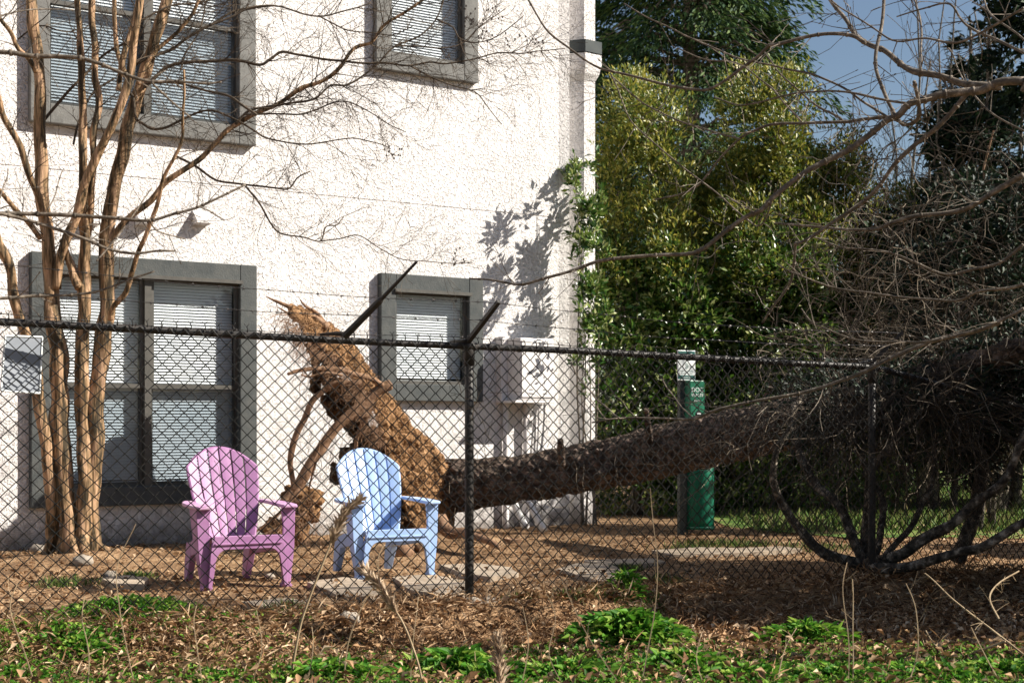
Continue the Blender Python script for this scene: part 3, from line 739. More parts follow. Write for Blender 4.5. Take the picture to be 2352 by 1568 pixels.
root([(845, 950), (822, 1000), (812, 1060), (795, 1100)], 12.00, 12.05, 12, 5, 8)
root([(1010, 1190), (1035, 1225), (1075, 1222), (1110, 1240), (1145, 1262)], 11.95, 11.55, 34, 10, 6)
root([(1000, 1200), (985, 1240), (960, 1262)], 11.95, 11.75, 30, 14, 4)
root([(700, 1180), (670, 1200), (630, 1215), (590, 1240)], 11.95, 11.85, 12, 5, 8)
root([(690, 1150), (655, 1165), (620, 1200), (575, 1225), (540, 1240)], 12.05, 11.95, 9, 4, 8)
# fibrous fringe
mb = MB()
for _ in range(420):
    (a, b), _r = rng.choice(rib[:10]); p = P(a + rng.uniform(-12, 14), b + rng.uniform(-10, 25), YR - rng.uniform(.3, .5))
    twig(mb, p, Vector((rng.uniform(-1, .1), rng.uniform(-.6, .2), rng.uniform(-1.2, .4))), rng.uniform(.06, .22), .0022, 1, kink=.5, up=-.5)
mbd = MB()
for _ in range(300):
    p = P(rng.uniform(700, 870), rng.uniform(790, 1110), YR + rng.uniform(-.1, .3))
    twig(mbd, p, Vector((rng.uniform(-1, .3), rng.uniform(-.8, 0), rng.uniform(-1.4, 0))), rng.uniform(.05, .2), .002, 1, kink=.5, up=-.6)
o = obj('hanging_rootlets', mbd, M['twig'], ft); tag(o, kind='stuff')
for _ in range(90):
    p = P(rng.uniform(655, 735), rng.uniform(1130, 1230), 12.2)
    twig(mb, p, Vector((rng.uniform(-1, 1), rng.uniform(-.8, 0), rng.uniform(-1.4, 0))), rng.uniform(.05, .18), .002, 1, kink=.5, up=-.8)
o = obj('root_hairs', mb, M['root'], ft); tag(o, kind='stuff')
# trunk
def trunk_tube(pts, rad, n):
    mb = MB(); c = crom([tuple(p) for p in pts], 16); rc = crom([(r,) for r in rad], 16)
    mb.tube([Vector(q) for q in c], [r[0] for r in rc], n); return mb
tp = [P(990, 1118, 13.25), P(1060, 1114, 13.1), P(1200, 1098, 12.95), P(1400, 1062, 12.75), P(1600, 1018, 12.35), P(1780, 978, 11.9), P(1960, 925, 11.4), P(2150, 862, 10.85), P(2300, 812, 10.4), P(2420, 780, 10.1), P(2700, 700, 9.6)]
trk = [.26, .225, .20, .21, .215, .20, .155, .105, .075, .065, .05]
o = obj('trunk', trunk_tube(tp, trk, 56), M['pinebark'], ft, smooth=True)
s_ = o.modifiers.new('s', 'SUBSURF'); s_.levels = 1; s_.render_levels = 2; s_.subdivision_type = 'SIMPLE'
d_ = o.modifiers.new('d', 'DISPLACE'); d_.texture = tex_c; d_.strength = .035; d_.texture_coords = 'LOCAL'
d_ = o.modifiers.new('d', 'DISPLACE'); d_.texture = tex_a; d_.strength = .05; d_.texture_coords = 'LOCAL'
for i_, (a, b, l_) in enumerate(((1290, 1045, .16), (1490, 985, .2), (1640, 1005, .12), (1745, 940, .22), (1380, 1085, .09))):
    p = P(a, b, 12.6 - (a - 1290) * .0015); d = Vector((rng.uniform(-.3, .5), -.5, .8 if b < 1060 else -.2)).normalized(); mb = MB(); mb.tube([p - d * .1, p + d * l_ * .5, p + d * l_], [.04, .028, .022], 9, wob=.4); obj('limb_stub', mb, M['pinebark'], ft)
# dry vines clinging to the trunk and fence: bright thin tendrils
mb = MB()
for _ in range(46):
    px = rng.uniform(1085, 1800); py = 1075 - (px - 1085) * .19 + rng.uniform(-10, 120)
    Yv = rng.choice((8.6 + (px - 1080) * .0015, 11.6))
    twig(mb, P(px, py, Yv), Vector((rng.uniform(-1, 1), rng.uniform(-.3, .3), rng.uniform(-1.5, .8))), rng.uniform(.12, .42), .0026, 1, kink=.55, up=-.1, split=1.5, minr=.0015)
for _ in range(26):
    px = rng.uniform(1040, 1130); py = rng.uniform(880, 1330)
    twig(mb, P(px, py, 8.4), Vector((rng.uniform(-1, 1), -.1, rng.uniform(-1, 1))), rng.uniform(.08, .25), .0022, 1, kink=.6, up=0, split=1, minr=.0014)
for _ in range(16):
    px = rng.uniform(100, 900); py = rng.uniform(1000, 1350)
    twig(mb, P(px, py, 7.4 + px * .001), Vector((rng.uniform(-1, 1), 0, rng.uniform(-1, 1))), rng.uniform(.1, .25), .0018, 0, kink=.5, up=0)
o = obj('dry_tendrils', mb, M['vine']); tag(o, 'thin dry vine tendrils caught in the fence mesh in front of the fallen trunk', 'vines', kind='stuff')

# ================================================================== CRAPE MYRTLE
ct = empty('crape_myrtle', tuple(P(165, 1290, 11.35))); tag(ct, 'multi stemmed bare tree with smooth tan bark by the wide ground floor window', 'tree')
tw = MB()
def stem(px, Y0, Y1, w0, w1, nt_=6, tl=.35, name='stem', lv=2, tr_=.005, matn='myrtle', t0=.35, jit=.012, n=14):
    pts, rad = limb(px, Y0, Y1, w0, w1, 5, jit, .02)
    mb = MB(); mb.tube(pts, rad, n, wob=.28 if w0 > 14 else .1)
    o = obj(name, mb, M[matn], ct, smooth=True)
    twigs_on(tw, pts, rad, nt_, tl, tr_, lv, t0, spread=.8, up=.1, kink=.25, split=3.2, minr=.0014)
    return pts, rad
YT = 11.3
stem([(128, 1290), (122, 1211), (114, 1109), (103, 1006), (90, 904), (72, 810), (56, 750), (31, 673), (15, 600), (-8, 540), (-40, 430)], YT, YT - .3, 30, 20, 2)
stem([(168, 1300), (158, 1211), (147, 1109), (137, 981), (140, 920), (136, 853), (128, 791), (121, 724), (115, 648), (112, 576), (103, 502), (95, 404), (90, 314), (90, 206), (81, 108), (72, 27), (66, -80)], YT - .05, YT + .1, 46, 22, 14)
stem([(148, 1295), (150, 1211), (158, 1100), (150, 990), (147, 900), (153, 830), (142, 780), (130, 740)], YT + .03, YT, 24, 12, 0)
stem([(195, 1290), (192, 1211), (196, 1130), (192, 1058), (190, 981), (186, 853), (187, 786), (197, 714), (190, 663), (193, 612), (197, 560), (194, 500), (193, 449), (194, 359), (190, 269), (190, 197), (186, 120), (178, 30), (175, -60)], YT - .05, YT + .15, 40, 12, 14)
stem([(215, 1290), (207, 1201), (212, 1109), (218, 1006), (222, 904), (228, 832), (238, 765), (250, 714), (246, 663), (243, 596), (247, 540), (256, 476), (271, 403), (285, 329), (302, 270), (313, 225), (326, 190), (340, 140), (355, 95), (371, 45), (386, -5), (400, -60)], YT, YT + .3, 42, 24, 20)
stem([(130, 660), (135, 600), (150, 560), (172, 500), (193, 431), (218, 370), (242, 314), (272, 262), (288, 205), (300, 140), (312, 81), (323, 9), (328, -60)], YT, YT - .15, 22, 17, 14)
stem([(186, 660), (176, 640), (162, 610), (150, 585), (138, 550)], YT, YT + .02, 20, 15, 2)
stem([(196, 560), (203, 520), (209, 480), (213, 404), (215, 314), (224, 240), (220, 179), (216, 108), (211, 54), (208, -40)], YT + .1, YT + .2, 16, 15, 10)
stem([(255, 730), (262, 705), (287, 673), (308, 622), (318, 586), (328, 555), (344, 505), (366, 447), (377, 410), (395, 370), (414, 322), (421, 271), (423, 220), (417, 161)], YT - .02, YT - .5, 14, 5, 10)
stem([(248, 560), (275, 528), (307, 494), (351, 450), (384, 417), (447, 377), (487, 337), (527, 296), (586, 260), (629, 241), (684, 209), (750, 179), (786, 150), (816, 112), (856, 95), (885, 59), (922, 33), (962, 11), (1010, -20)], YT + .1, YT + .3, 15, 5, 34, .55, lv=2)
stem([(97, 500), (88, 450), (73, 406), (48, 348), (15, 278), (0, 234), (-30, 170)], YT, YT - .3, 15, 14, 5)
stem([(92, 545), (66, 512), (37, 479), (0, 443), (-40, 400)], YT, YT - .2, 12, 10, 3)
stem([(84, 170), (66, 135), (40, 110), (22, 80), (0, 48), (-30, 0)], YT, YT - .3, 12, 8, 5)
stem([(271, 205), (276, 150), (272, 121), (266, 73), (263, 0), (262, -50)], YT, YT + .1, 12, 9, 5)
stem([(290, 180), (280, 150), (286, 115), (297, 85), (307, 55), (318, 0), (322, -40)], YT, YT, 15, 12, 5)
stem([(318, 190), (340, 146), (370, 110), (403, 80), (417, 59), (439, 29), (454, 0), (480, -40)], YT + .05, YT + .1, 10, 7, 12)
br = [([(293, 157), (340, 132), (395, 110), (432, 84), (490, 55), (549, 22), (631, 15)], 9, 4, 20),
      ([(330, 200), (351, 183), (384, 157), (439, 145), (512, 139), (560, 143), (600, 149), (620, 135), (644, 117), (684, 126), (757, 139), (830, 144), (885, 144), (940, 151), (988, 144), (1024, 148), (1086, 137), (1141, 121), (1196, 123), (1233, 117), (1295, 112)], 9, 2.4, 46),
      ([(940, 151), (988, 172), (1039, 198), (1090, 212), (1119, 242), (1154, 285)], 4, 2, 12),
      ([(560, 264), (620, 262), (684, 260), (728, 249), (793, 234), (848, 256), (892, 285), (933, 302)], 4.5, 2, 24),
      ([(540, 285), (574, 256), (647, 240), (717, 230), (757, 198), (801, 194), (859, 154), (903, 110), (962, 84), (1002, 40), (1025, -10)], 6, 3.5, 30),
      ([(480, 60), (530, 40), (574, 18), (647, 16), (731, 38), (793, 26), (852, 7)], 5, 3, 20),
      ([(731, 38), (770, 58), (800, 70), (852, 73), (900, 80), (950, 60)], 3.5, 2, 12),
      ([(330, 205), (344, 190), (410, 190), (472, 209), (523, 220), (556, 242), (586, 262)], 5, 6, 12),
      ([(298, 215), (304, 227), (311, 271), (329, 285), (351, 296), (384, 293), (421, 275), (476, 253), (520, 264), (586, 300), (611, 315), (666, 329), (731, 329), (808, 317), (867, 329), (900, 345)], 8, 2, 34),
      ([(399, 357), (447, 381), (498, 414), (564, 425), (631, 430), (664, 431), (684, 406), (713, 393)], 6, 3, 16),
      ([(564, 425), (585, 450), (603, 476), (629, 516), (651, 536), (695, 545), (735, 553), (750, 521), (775, 516), (790, 498)], 5.5, 2.5, 14),
      ([(735, 553), (779, 549), (826, 540), (874, 571), (920, 596), (980, 600), (1050, 604), (1085, 602)], 3, 1.6, 14),
      ([(417, 161), (424, 130), (436, 105), (450, 80), (470, 30), (480, -20)], 5, 3, 10),
      ([(1000, 42), (1040, 60), (1060, 90), (1100, 96), (1150, 78), (1200, 40)], 4, 2, 14),
      ([(900, 110), (950, 106), (1010, 112), (1060, 98), (1110, 60), (1160, 20)], 3.5, 2, 14),
      ([(170, 330), (185, 270), (215, 215), (260, 180)], 6, 5, 4), ([(95, 280), (130, 240), (180, 190), (235, 130), (290, 100), (340, 96)], 8, 4, 12),
      ([(40, 90), (90, 60), (150, 75), (210, 60)], 4, 2, 8), ([(300, 60), (380, 20), (460, 8), (520, -10)], 5, 3, 12)]
for px, w0, w1, k in br:
    stem(px, YT + .12, YT + rng.uniform(-.1, .6), w0, w1, k, .36, name='branch', lv=2, tr_=.0034, matn='twig', t0=.1, jit=.008, n=6)
for k, (px, w0) in enumerate((([(205, 1180), (222, 1235), (245, 1262), (285, 1268), (330, 1275)], 26), ([(150, 1210), (140, 1262), (122, 1300), (100, 1312)], 26), ([(195, 1210), (200, 1270), (215, 1310), (222, 1330)], 30),
                              ([(165, 1220), (172, 1280), (170, 1318)], 30), ([(125, 1220), (105, 1270), (60, 1290), (10, 1292)], 22))):
    pts, rad = limb(px, YT, YT - [0, .25, .45, .4, .1][k], w0, 6, 5, .02); mb = MB(); mb.tube(pts, rad, 12, wob=.4); obj('root', mb, M['myrtle'], ct, smooth=True)
o = obj('twigs', tw, M['twig'], ct); tag(o, kind='stuff')
mb = MB()
for cx, cy, n in ((900, 355, 11), (1045, 598, 12), (1110, 70, 16), (1075, 40, 14), (1135, 30, 10), (1180, 95, 10), (1230, 100, 8)):
    for _ in range(n):
        p = P(cx + rng.gauss(0, 14), cy + rng.gauss(0, 16), YT + .4 + rng.gauss(0, .05)); mb.tube([p, p + Vector((.002, 0, .014))], .0065, 5)
        mb.tube([p, P(cx, cy, YT + .4)], .0011, 3)
o = obj('seed_pods', mb, M['berry'], ct); tag(o, kind='stuff')

# ================================================================== NEAR BARE BRANCHES (left), a small tree just out of frame
lt = empty('bare_sapling', (-2.75, 6.0, -.1)); tag(lt, 'bare greenish tree whose slender branches reach in from the left in front of the fence', 'tree')
t2_ = MB(); mb = MB()
mb.tube([Vector((-2.75 + .02 * math.sin(z * 3), 6.0, z)) for z in np.linspace(-.3, 4.6, 22)], [.05 - .007 * z for z in np.linspace(0, 4.6, 22)], 10); obj('trunk', mb, M['greybark'], lt, smooth=True)
for px, w0, w1, k in (([(-420, 200), (-200, 120), (0, 119), (66, 126), (172, 134), (227, 146), (278, 165), (340, 187), (392, 190), (468, 194), (509, 190)], 14, 4, 10),
                      ([(351, 190), (372, 210), (395, 234), (415, 250), (439, 269)], 5, 3, 1),
                      ([(-420, 600), (-200, 500), (0, 489), (73, 489), (154, 494), (256, 500), (337, 505), (395, 490), (454, 476), (512, 450), (565, 426)], 12, 4.5, 10),
                      ([(-40, 480), (11, 490), (73, 507), (146, 531), (205, 553), (246, 571), (308, 583), (360, 579), (405, 578)], 9, 5, 8),
                      ([(-420, 760), (-200, 690), (0, 685), (77, 678), (149, 678), (220, 668), (287, 645), (354, 624)], 9, 4, 6),
                      ([(-300, 90), (-60, 60), (0, 37), (73, 26), (168, 26)], 6, 2.5, 4),
                      ([(454, 478), (480, 485), (510, 502)], 4, 3, 0), ([(454, 476), (456, 455), (459, 432)], 3, 2.5, 0), ([(345, 505), (365, 535), (425, 549)], 4, 3, 1),
                      ([(220, 600), (255, 560), (300, 500), (350, 434)], 4, 3, 0), ([(110, 480), (128, 440), (148, 395)], 3.5, 2.5, 1), ([(0, 455), (10, 420), (16, 388)], 4, 2.5, 1)):
    pts, rad = limb(px, 6.0, 6.3, w0, w1, 5, .006, .03); mb = MB(); mb.tube(pts, rad, 8, wob=.15)
    for i in range(6, len(pts), 5): mb.tube([pts[i] - Vector((.006, 0, 0)), pts[i] + Vector((.006, 0, 0))], rad[i] * 1.35, 6)
    obj('branch', mb, M['greybark'], lt, smooth=True)
    twigs_on(t2_, pts, rad, k, .14, .0028, 0, .3, spread=.9, up=.1, kink=.15, knots=True, minr=.0016)
o = obj('twigs', t2_, M['greybark'], lt); o['kind'] = 'stuff'

# ================================================================== BARE TREE (right foreground)
rt = empty('bare_tree', (3.7, 7.1, -.12)); tag(rt, 'leafless grey barked tree spreading its branches in from the right edge', 'tree')
t3 = MB(); mb = MB()
tz = [Vector((3.7, 7.1, -.3)), Vector((3.66, 7.1, .6)), Vector((3.5, 7.15, 1.6)), Vector((3.2, 7.3, 2.3)), P(2500, 250, 7.45), P(2352, 190, 7.5)]
mb.tube([Vector(q) for q in crom([tuple(v) for v in tz], 8)], [.13 - .0021 * i for i in range(41)], 14, wob=.2); obj('trunk', mb, M['greybark'], rt, smooth=True)
RB = [([(2352, 190), (2293, 192), (2260, 205), (2220, 208), (2161, 217), (2126, 229), (2091, 240), (2067, 264), (2035, 278), (1985, 316), (1944, 346), (1897, 372), (1850, 398), (1780, 448), (1749, 481), (1711, 500), (1663, 533), (1606, 576), (1521, 583), (1440, 588), (1368, 602), (1321, 619), (1236, 646), (1200, 654), (1169, 652), (1123, 643), (1079, 640)], 20, 4, 26),
      ([(2300, 200), (2240, 196), (2214, 193), (2161, 179), (2105, 170), (2067, 147), (2029, 117), (1997, 103), (1968, 82), (1944, 47), (1918, 15), (1900, -10)], 18, 7, 12),
      ([(1990, 100), (1960, 82), (1912, 78), (1853, 85), (1780, 100), (1768, 102), (1735, 133), (1702, 157), (1654, 190), (1616, 209), (1559, 200), (1487, 186), (1416, 167), (1368, 148), (1306, 106), (1255, 66), (1213, 0), (1200, -30)], 9, 4, 16),
      ([(2061, 278), (2044, 270), (1991, 272), (1944, 278), (1868, 280), (1780, 286), (1735, 300), (1697, 317), (1654, 362), (1606, 421), (1559, 445), (1502, 459)], 9, 3.5, 14),
      ([(1697, 317), (1654, 305), (1583, 281), (1525, 262), (1478, 238), (1440, 209), (1404, 176)], 4.5, 3, 8),
      ([(2029, -20), (2023, 59), (2014, 117), (2013, 164), (2029, 211), (2052, 252), (2073, 281), (2091, 284), (2108, 272), (2112, 249), (2102, 190)], 8, 9, 6),
      ([(2117, 167), (2116, 110), (2110, 40), (2093, -20)], 5, 4, 5),
      ([(1435, 9), (1511, 52), (1606, 98), (1702, 133), (1797, 157), (1868, 171), (1940, 205), (1987, 238), (2044, 271)], 3, 6, 14),
      ([(1554, 112), (1630, 138), (1702, 152), (1763, 195), (1797, 229), (1840, 281)], 3, 4, 5),
      ([(1756, 119), (1797, 167), (1844, 214), (1892, 252), (1935, 278)], 3, 6, 5),
      ([(1640, 224), (1702, 240), (1773, 224), (1868, 209), (1940, 209), (2011, 224), (2082, 238)], 3, 6, 8),
      ([(2240, 205), (2214, 222), (2161, 278), (2102, 334), (2055, 381), (2023, 422), (1991, 457), (1970, 475), (1912, 510), (1839, 557), (1828, 562), (1824, 607), (1815, 651), (1780, 701), (1754, 738)], 12, 5, 16),
      ([(1404, 176), (1440, 260), (1468, 300), (1520, 345), (1600, 412), (1660, 455), (1711, 500), (1740, 520), (1760, 500), (1775, 458)], 3, 4, 10),
      ([(2352, 402), (2293, 434), (2234, 472), (2190, 487), (2102, 499), (2044, 516), (2009, 528), (1926, 528), (1839, 519), (1780, 510)], 14, 4, 14),
      ([(2352, 560), (2293, 604), (2231, 619), (2173, 629), (2102, 604), (2044, 581), (1985, 572), (1932, 569), (1891, 551), (1868, 543)], 8, 3, 14),
      ([(2352, 651), (2316, 663), (2249, 672), (2205, 689), (2146, 689), (2058, 680), (1985, 672), (1926, 660), (1824, 630), (1780, 604)], 8, 3, 14),
      ([(2352, 707), (2278, 748), (2219, 765), (2126, 786), (2073, 786), (1985, 783), (1920, 762), (1868, 742), (1839, 710)], 8, 3, 12),
      ([(2300, 740), (2231, 765), (2120, 790), (2000, 848), (1929, 875), (1834, 903), (1739, 917), (1644, 941), (1591, 963), (1501, 963), (1420, 960), (1361, 972)], 11, 3.5, 14),
      ([(1420, 960), (1390, 935), (1358, 903), (1330, 868), (1311, 832)], 4, 3, 2), ([(1591, 963), (1560, 925), (1520, 870)], 4, 3, 1),
      ([(2352, 20), (2280, 60), (2200, 95), (2130, 92), (2060, 95), (2000, 60), (1930, 20), (1890, -20)], 6, 3, 10),
      ([(2352, 120), (2290, 90), (2220, 60), (2180, 12), (2120, 22), (2060, 40)], 7, 3, 8),
      ([(2352, 300), (2290, 270), (2230, 215), (2200, 160), (2180, 110)], 5, 3, 6), ([(2352, 90), (2300, 50), (2270, 20), (2255, -20)], 5, 4, 5)]
for k, (px, w0, w1, n_) in enumerate(RB):
    Ya = 7.5 + (k % 5) * .22; first = w0 >= w1
    Y0, Y1 = (Ya, Ya + .7) if first else (Ya + .7, Ya)
    if k == 0: Y0, Y1 = 7.5, 8.0
    pts, rad = limb(px, Y0, Y1, w0, w1, 5, .008, .05); mb = MB(); mb.tube(pts, rad, 10 if w0 > 8 else 7, wob=.2)
    for i in range(7, len(pts) - 1, 6): mb.tube([pts[i] - (pts[i + 1] - pts[i]).normalized() * .006, pts[i] + (pts[i + 1] - pts[i]).normalized() * .006], rad[i] * 1.28, 7)
    obj('branch', mb, M['greybark'], rt, smooth=True)
    twigs_on(t3, pts, rad, n_, .26, .0034, 1, .1, spread=.8, up=.12, kink=.17, knots=True, split=1.3, minr=.0018)
o = obj('twigs', t3, M['greybark'], rt); tag(o, kind='stuff')

# ================================================================== SHRUBS AND TREES BEHIND
def leafy(name, lobes, n, m, parent, ln=.06, wd=.028, gap=-.12, gs=2.2, shell=.55, up=.5, seed=0, droop=.1, kind=True, zmin=None):
    C, D = crown_pts(lobes, n, shell, gap, gs, seed)
    d = D * .7 + rdir(len(C)) * .8; d[:, 2] += up
    u = rdir(len(C)) * .75 + np.array([.75, -.45, .7])
    k = nr.uniform(.65, 1.35, len(C))
    o = obj(name, leaves(C, d, u, ln * k, wd * k, .22, droop), m, parent)
    return o
def stems_in(parent, base, tops, r0, m, name='trunk', n=8):
    mb = MB()
    for t in tops:
        b = Vector(base) + Vector((rng.uniform(-.12, .12), rng.uniform(-.1, .1), 0)); t = Vector(t); mid = b.lerp(t, .5) + Vector((rng.uniform(-.15, .15), rng.uniform(-.1, .1), 0))
        pts = [Vector(q) for q in crom([tuple(b), tuple(b.lerp(mid, .5)), tuple(mid), tuple(t)], 6)]
        mb.tube(pts, [r0 * (1 - .8 * i / (len(pts) - 1)) for i in range(len(pts))], n)
    return obj(name, mb, m, parent, smooth=True)
def lobes_col(px, Y, w, ytop, ybot=1215, dy=.8, n=9, sd=0):
    """column of ellipsoid lobes filling an upright shrub between picture rows"""
    r_ = random.Random(sd); out = []
    zt = CH + (HZ - ytop) * Y / F; zb = .15; X = (px - 1176) * Y / F; W = w * Y / F / 2
    for i in range(n):
        t = (i + .5) / n; z = zb + (zt - zb) * t; k = (1.05 - .55 * max(0, t - .45) ** 1.2 * 1.6)
        for s_ in (-1, 1, 0):
            if s_ == 0 and t < .8: continue
            out.append((X + s_ * W * .42 * k + r_.uniform(-.1, .1), Y + r_.uniform(-.3, .3), z, W * .66 * k, dy * .8, (zt - zb) / n * .95))
    return out
HG = [(1470, 17.3, 230, 205, 'broadleaf evergreen with a tall yellow green top, next to the building corner', 32000, 1),
      (1615, 17.9, 210, 395, 'lower broadleaf evergreen in the gap between two taller ones, behind the pet waste station', 24000, 2),
      (1755, 17.5, 230, 190, 'tallest broadleaf evergreen with pointed yellow green shoots in the middle of the row', 34000, 3),
      (1905, 18.1, 230, 330, 'broadleaf evergreen right of the tallest one, partly behind bare branches', 25000, 4),
      (2035, 18.7, 200, 455, 'rightmost broadleaf evergreen of the row, shaded by the thicket', 16000, 5)]
for px, Y, w, yt, lab, n, sd in HG:
    X = (px - 1176) * Y / F
    e = empty('evergreen_shrub', (X, Y, 0)); tag(e, lab, 'shrub', 'broadleaf evergreens behind the yard')
    lb = lobes_col(px, Y, w * 1.22, yt, n=10, sd=sd); zt = CH + (HZ - yt) * Y / F
    lo = [l for l in lb if l[2] < zt * .62]; hi = [l for l in lb if l[2] >= zt * .5]
    leafy('foliage', lo, int(n * .62), M['hedge'], e, .085, .038, -.22, 2.6, .6, .35, sd)
    # pointed shoots on top
    top_l = hi + [(X + rng.uniform(-.5, .5) * w * Y / F * .8, Y + rng.uniform(-.4, .2), zt * rng.uniform(.75, 1.0), .09, .09, rng.uniform(.25, .5)) for _ in range(9)]
    leafy('young_foliage', top_l, int(n * .5), M['hedge_y'], e, .062, .027, -.12, 3.0, .75, .8, sd + 20)
    stems_in(e, (X, Y, 0), [(X + rng.uniform(-.5, .5), Y + rng.uniform(-.3, .1), zt * rng.uniform(.6, .9)) for _ in range(7)], .03, M['greybark'])
# slender sprigs growing against the building corner
e = empty('corner_sapling', tuple(P(1345, 1205, 15.25))); tag(e, 'slender open leafy sapling growing up against the building corner', 'shrub')
cs_ = [(P(1325, 430, 15.4), .13, .4), (P(1345, 470, 15.3), .14, .3), (P(1330, 560, 15.3), .12, .3), (P(1350, 640, 15.3), .16, .3), (P(1345, 720, 15.2), .13, .3), (P(1360, 800, 15.2), .13, .3), (P(1335, 860, 15.2), .08, .22), (P(1308, 420, 15.35), .05, .14), (P(1365, 420, 15.25), .06, .2), (P(1370, 560, 15.25), .12, .4), (P(1372, 700, 15.25), .12, .4), (P(1332, 450, 15.02), .13, .35), (P(1350, 545, 14.95), .13, .35), (P(1338, 640, 15.0), .12, .35), (P(1355, 730, 14.95), .12, .35)]
leafy('foliage', [(p.x + dx_, p.y, p.z + dz_, r * .62, .10, h * .5) for p, r, h in cs_ for dx_, dz_ in ((-.06, .14), (.07, -.12), (0, .3))], 2300, M['hedge'], e, .08, .03, .0, 3.5, .8, .7, 77)
stems_in(e, tuple(P(1345, 1205, 15.25)), [tuple(P(a, b, 15.3)) for a, b in ((1318, 380), (1345, 430), (1362, 600), (1330, 560), (1350, 700), (1372, 420))], .013, M['greybark'], n=6)

def conifer(name, X, Y, h, rad, n, m, lab, cat='tree', z0=.8, sprays=170, seed=0, ln=.16, droop=-.35, group=None, dark=False):
    e = empty(name, (X, Y, 0)); tag(e, lab, cat, group)
    mb = MB(); mb.tube([(X, Y, -.2), (X + .05, Y, h * .5), (X, Y, h)], [.22, .13, .02], 10); obj('trunk', mb, M['greybark'], e, smooth=True)
    r_ = np.random.default_rng(seed); C = []; D = []; lm = MB()
    for i in range(sprays):
        t = r_.random() ** .9; z = z0 + (h - z0) * t; R_ = rad * (1 - t) ** .75 * r_.uniform(.7, 1.12) + .15; a = r_.uniform(0, 2 * math.pi)
        d = np.array([math.cos(a), math.sin(a), .18]); lm_p = [Vector((X, Y, z))]
        m_ = int(n / sprays * (R_ / rad * .9 + .35)); sd = np.array([-math.sin(a), math.cos(a), 0])
        for j in range(m_):
            u = r_.random() ** .7; w_ = (r_.random() - .5) * (1.15 - .8 * u) * R_ * .8
            p = np.array([X, Y, z]) + d * R_ * u + sd * w_ + np.array([0, 0, -.45 * R_ * u ** 2.2 - abs(w_) * .3 + r_.normal() * .07])
            C.append(p); D.append(d * .8 + sd * np.sign(w_) * .5 + np.array([0, 0, droop * (1 + u)]) + r_.normal(size=3) * .25)
        lm.tube([Vector((X, Y, z)), Vector((X, Y, z)) + Vector(d) * R_ * .5, Vector((X, Y, z)) + Vector(d) * R_ * .85 - Vector((0, 0, .3 * R_))], [.03, .02, .006], 5)
    C = np.array(C); D = np.array(D); k = nr.uniform(.6, 1.3, len(C))
    obj('limbs', lm, M['greybark'], e)['kind'] = 'stuff'
    obj('foliage', leaves(C, D, rdir(len(C)) + np.array([0, 0, 1.2]), ln * k, ln * .27 * k, .1, .15), m, e)
    return e
conifer('cedar_tree', 2.55, 21.5, 11.5, 3.0, 100000, M['cedar'], 'tall dark green cedar with drooping sprays rising behind the shrubs', seed=3, z0=2.2, sprays=260, ln=.12)
conifer('pine_tree', 11.6, 27, 13, 3.4, 16000, M['darkleaf'], 'dark tall pine at the far right behind the bare branches', seed=5, z0=3, sprays=110, ln=.22, droop=.1, group='dark conifers at the far right')
conifer('pine_tree', 9.6, 31, 9.5, 2.5, 12000, M['darkleaf'], 'lower dark pine left of the tall one beyond the thicket', seed=6, z0=2, sprays=90, ln=.22, droop=.1, group='dark conifers at the far right')
conifer('pine_tree', .8, 27, 12.5, 2.3, 9000, M['darkleaf'], 'dark pine just behind the building corner, left of the cedar', seed=9, z0=2, sprays=90, ln=.22, droop=.0, group='dark conifers at the far right')
# dark thicket of evergreens on the right; those out of frame are added to shade it
DK = [(5.0, 17.9, 4.1, 1.1, 'dark evergreen bush behind the tangle, right of the shrub row', 15000), (6.1, 18.3, 7.6, 1.15, 'tall dark evergreen bush at the right edge behind the tangle', 24000),
      (6.9, 12.4, 2.6, 1.0, 'dark evergreen bush just outside the right edge', 5000), (5.6, 17.2, 3.5, .9, 'lower dark evergreen bush in front of the tall one at the right edge', 11000), (8.6, 18.5, 6.4, 1.7, 'large dark evergreen bush wholly beyond the right edge', 12000)]
for k, (X, Y, h, r, lab, n) in enumerate(DK):
    e = empty('dark_evergreen', (X, Y, 0)); tag(e, lab, 'bush', 'dark evergreens of the right thicket'); r_ = random.Random(k + 40)
    lb = [(X + r_.uniform(-.5, .5) * r, Y + r_.uniform(-.4, .4) * r, max(.75, .9 + (h - 1.1) * (i + .2) / 9), r * r_.uniform(.5, .8) * (1.1 - .05 * i), r * .7, .42) for i in range(9)]
    leafy('foliage', lb, n, M['darkleaf'], e, .11, .05, -.2, 2, .6, .2, k + 50)
    stems_in(e, (X, Y, 0), [(X + r_.uniform(-.5, .5), Y + r_.uniform(-.3, .3), h * .85) for _ in range(5)], .06, M['greybark'])
# dense unseen bushes added past the right edge, by the fence line, to shade the corner
for k, (X, Y, h, r) in enumerate(((4.7, 8.9, 2.9, .8), (5.6, 9.9, 3.5, .9), (6.0, 8.3, 3.4, .7))):
    e = empty('roadside_bush', (X, Y, 0)); tag(e, ['leafy bush just outside the right edge in front of the fence', 'leafy bush outside the right edge beyond the fence', 'tallest leafy bush outside the right edge'][k], 'bush', 'bushes outside the right edge'); r_ = random.Random(k + 140)
    lb = [(X + r_.uniform(-.4, .4) * r, Y + r_.uniform(-.4, .4) * r, .2 + (h - .4) * (i + .3) / 7, r * r_.uniform(.6, .9), r * .8, .38) for i in range(7)]
    leafy('foliage', lb, 5000, M['darkleaf'], e, .12, .06, -.25, 2, .6, .2, k + 150)
    stems_in(e, (X, Y, -.1), [(X + r_.uniform(-.4, .4), Y, h * .8) for _ in range(4)], .04, M['greybark'])
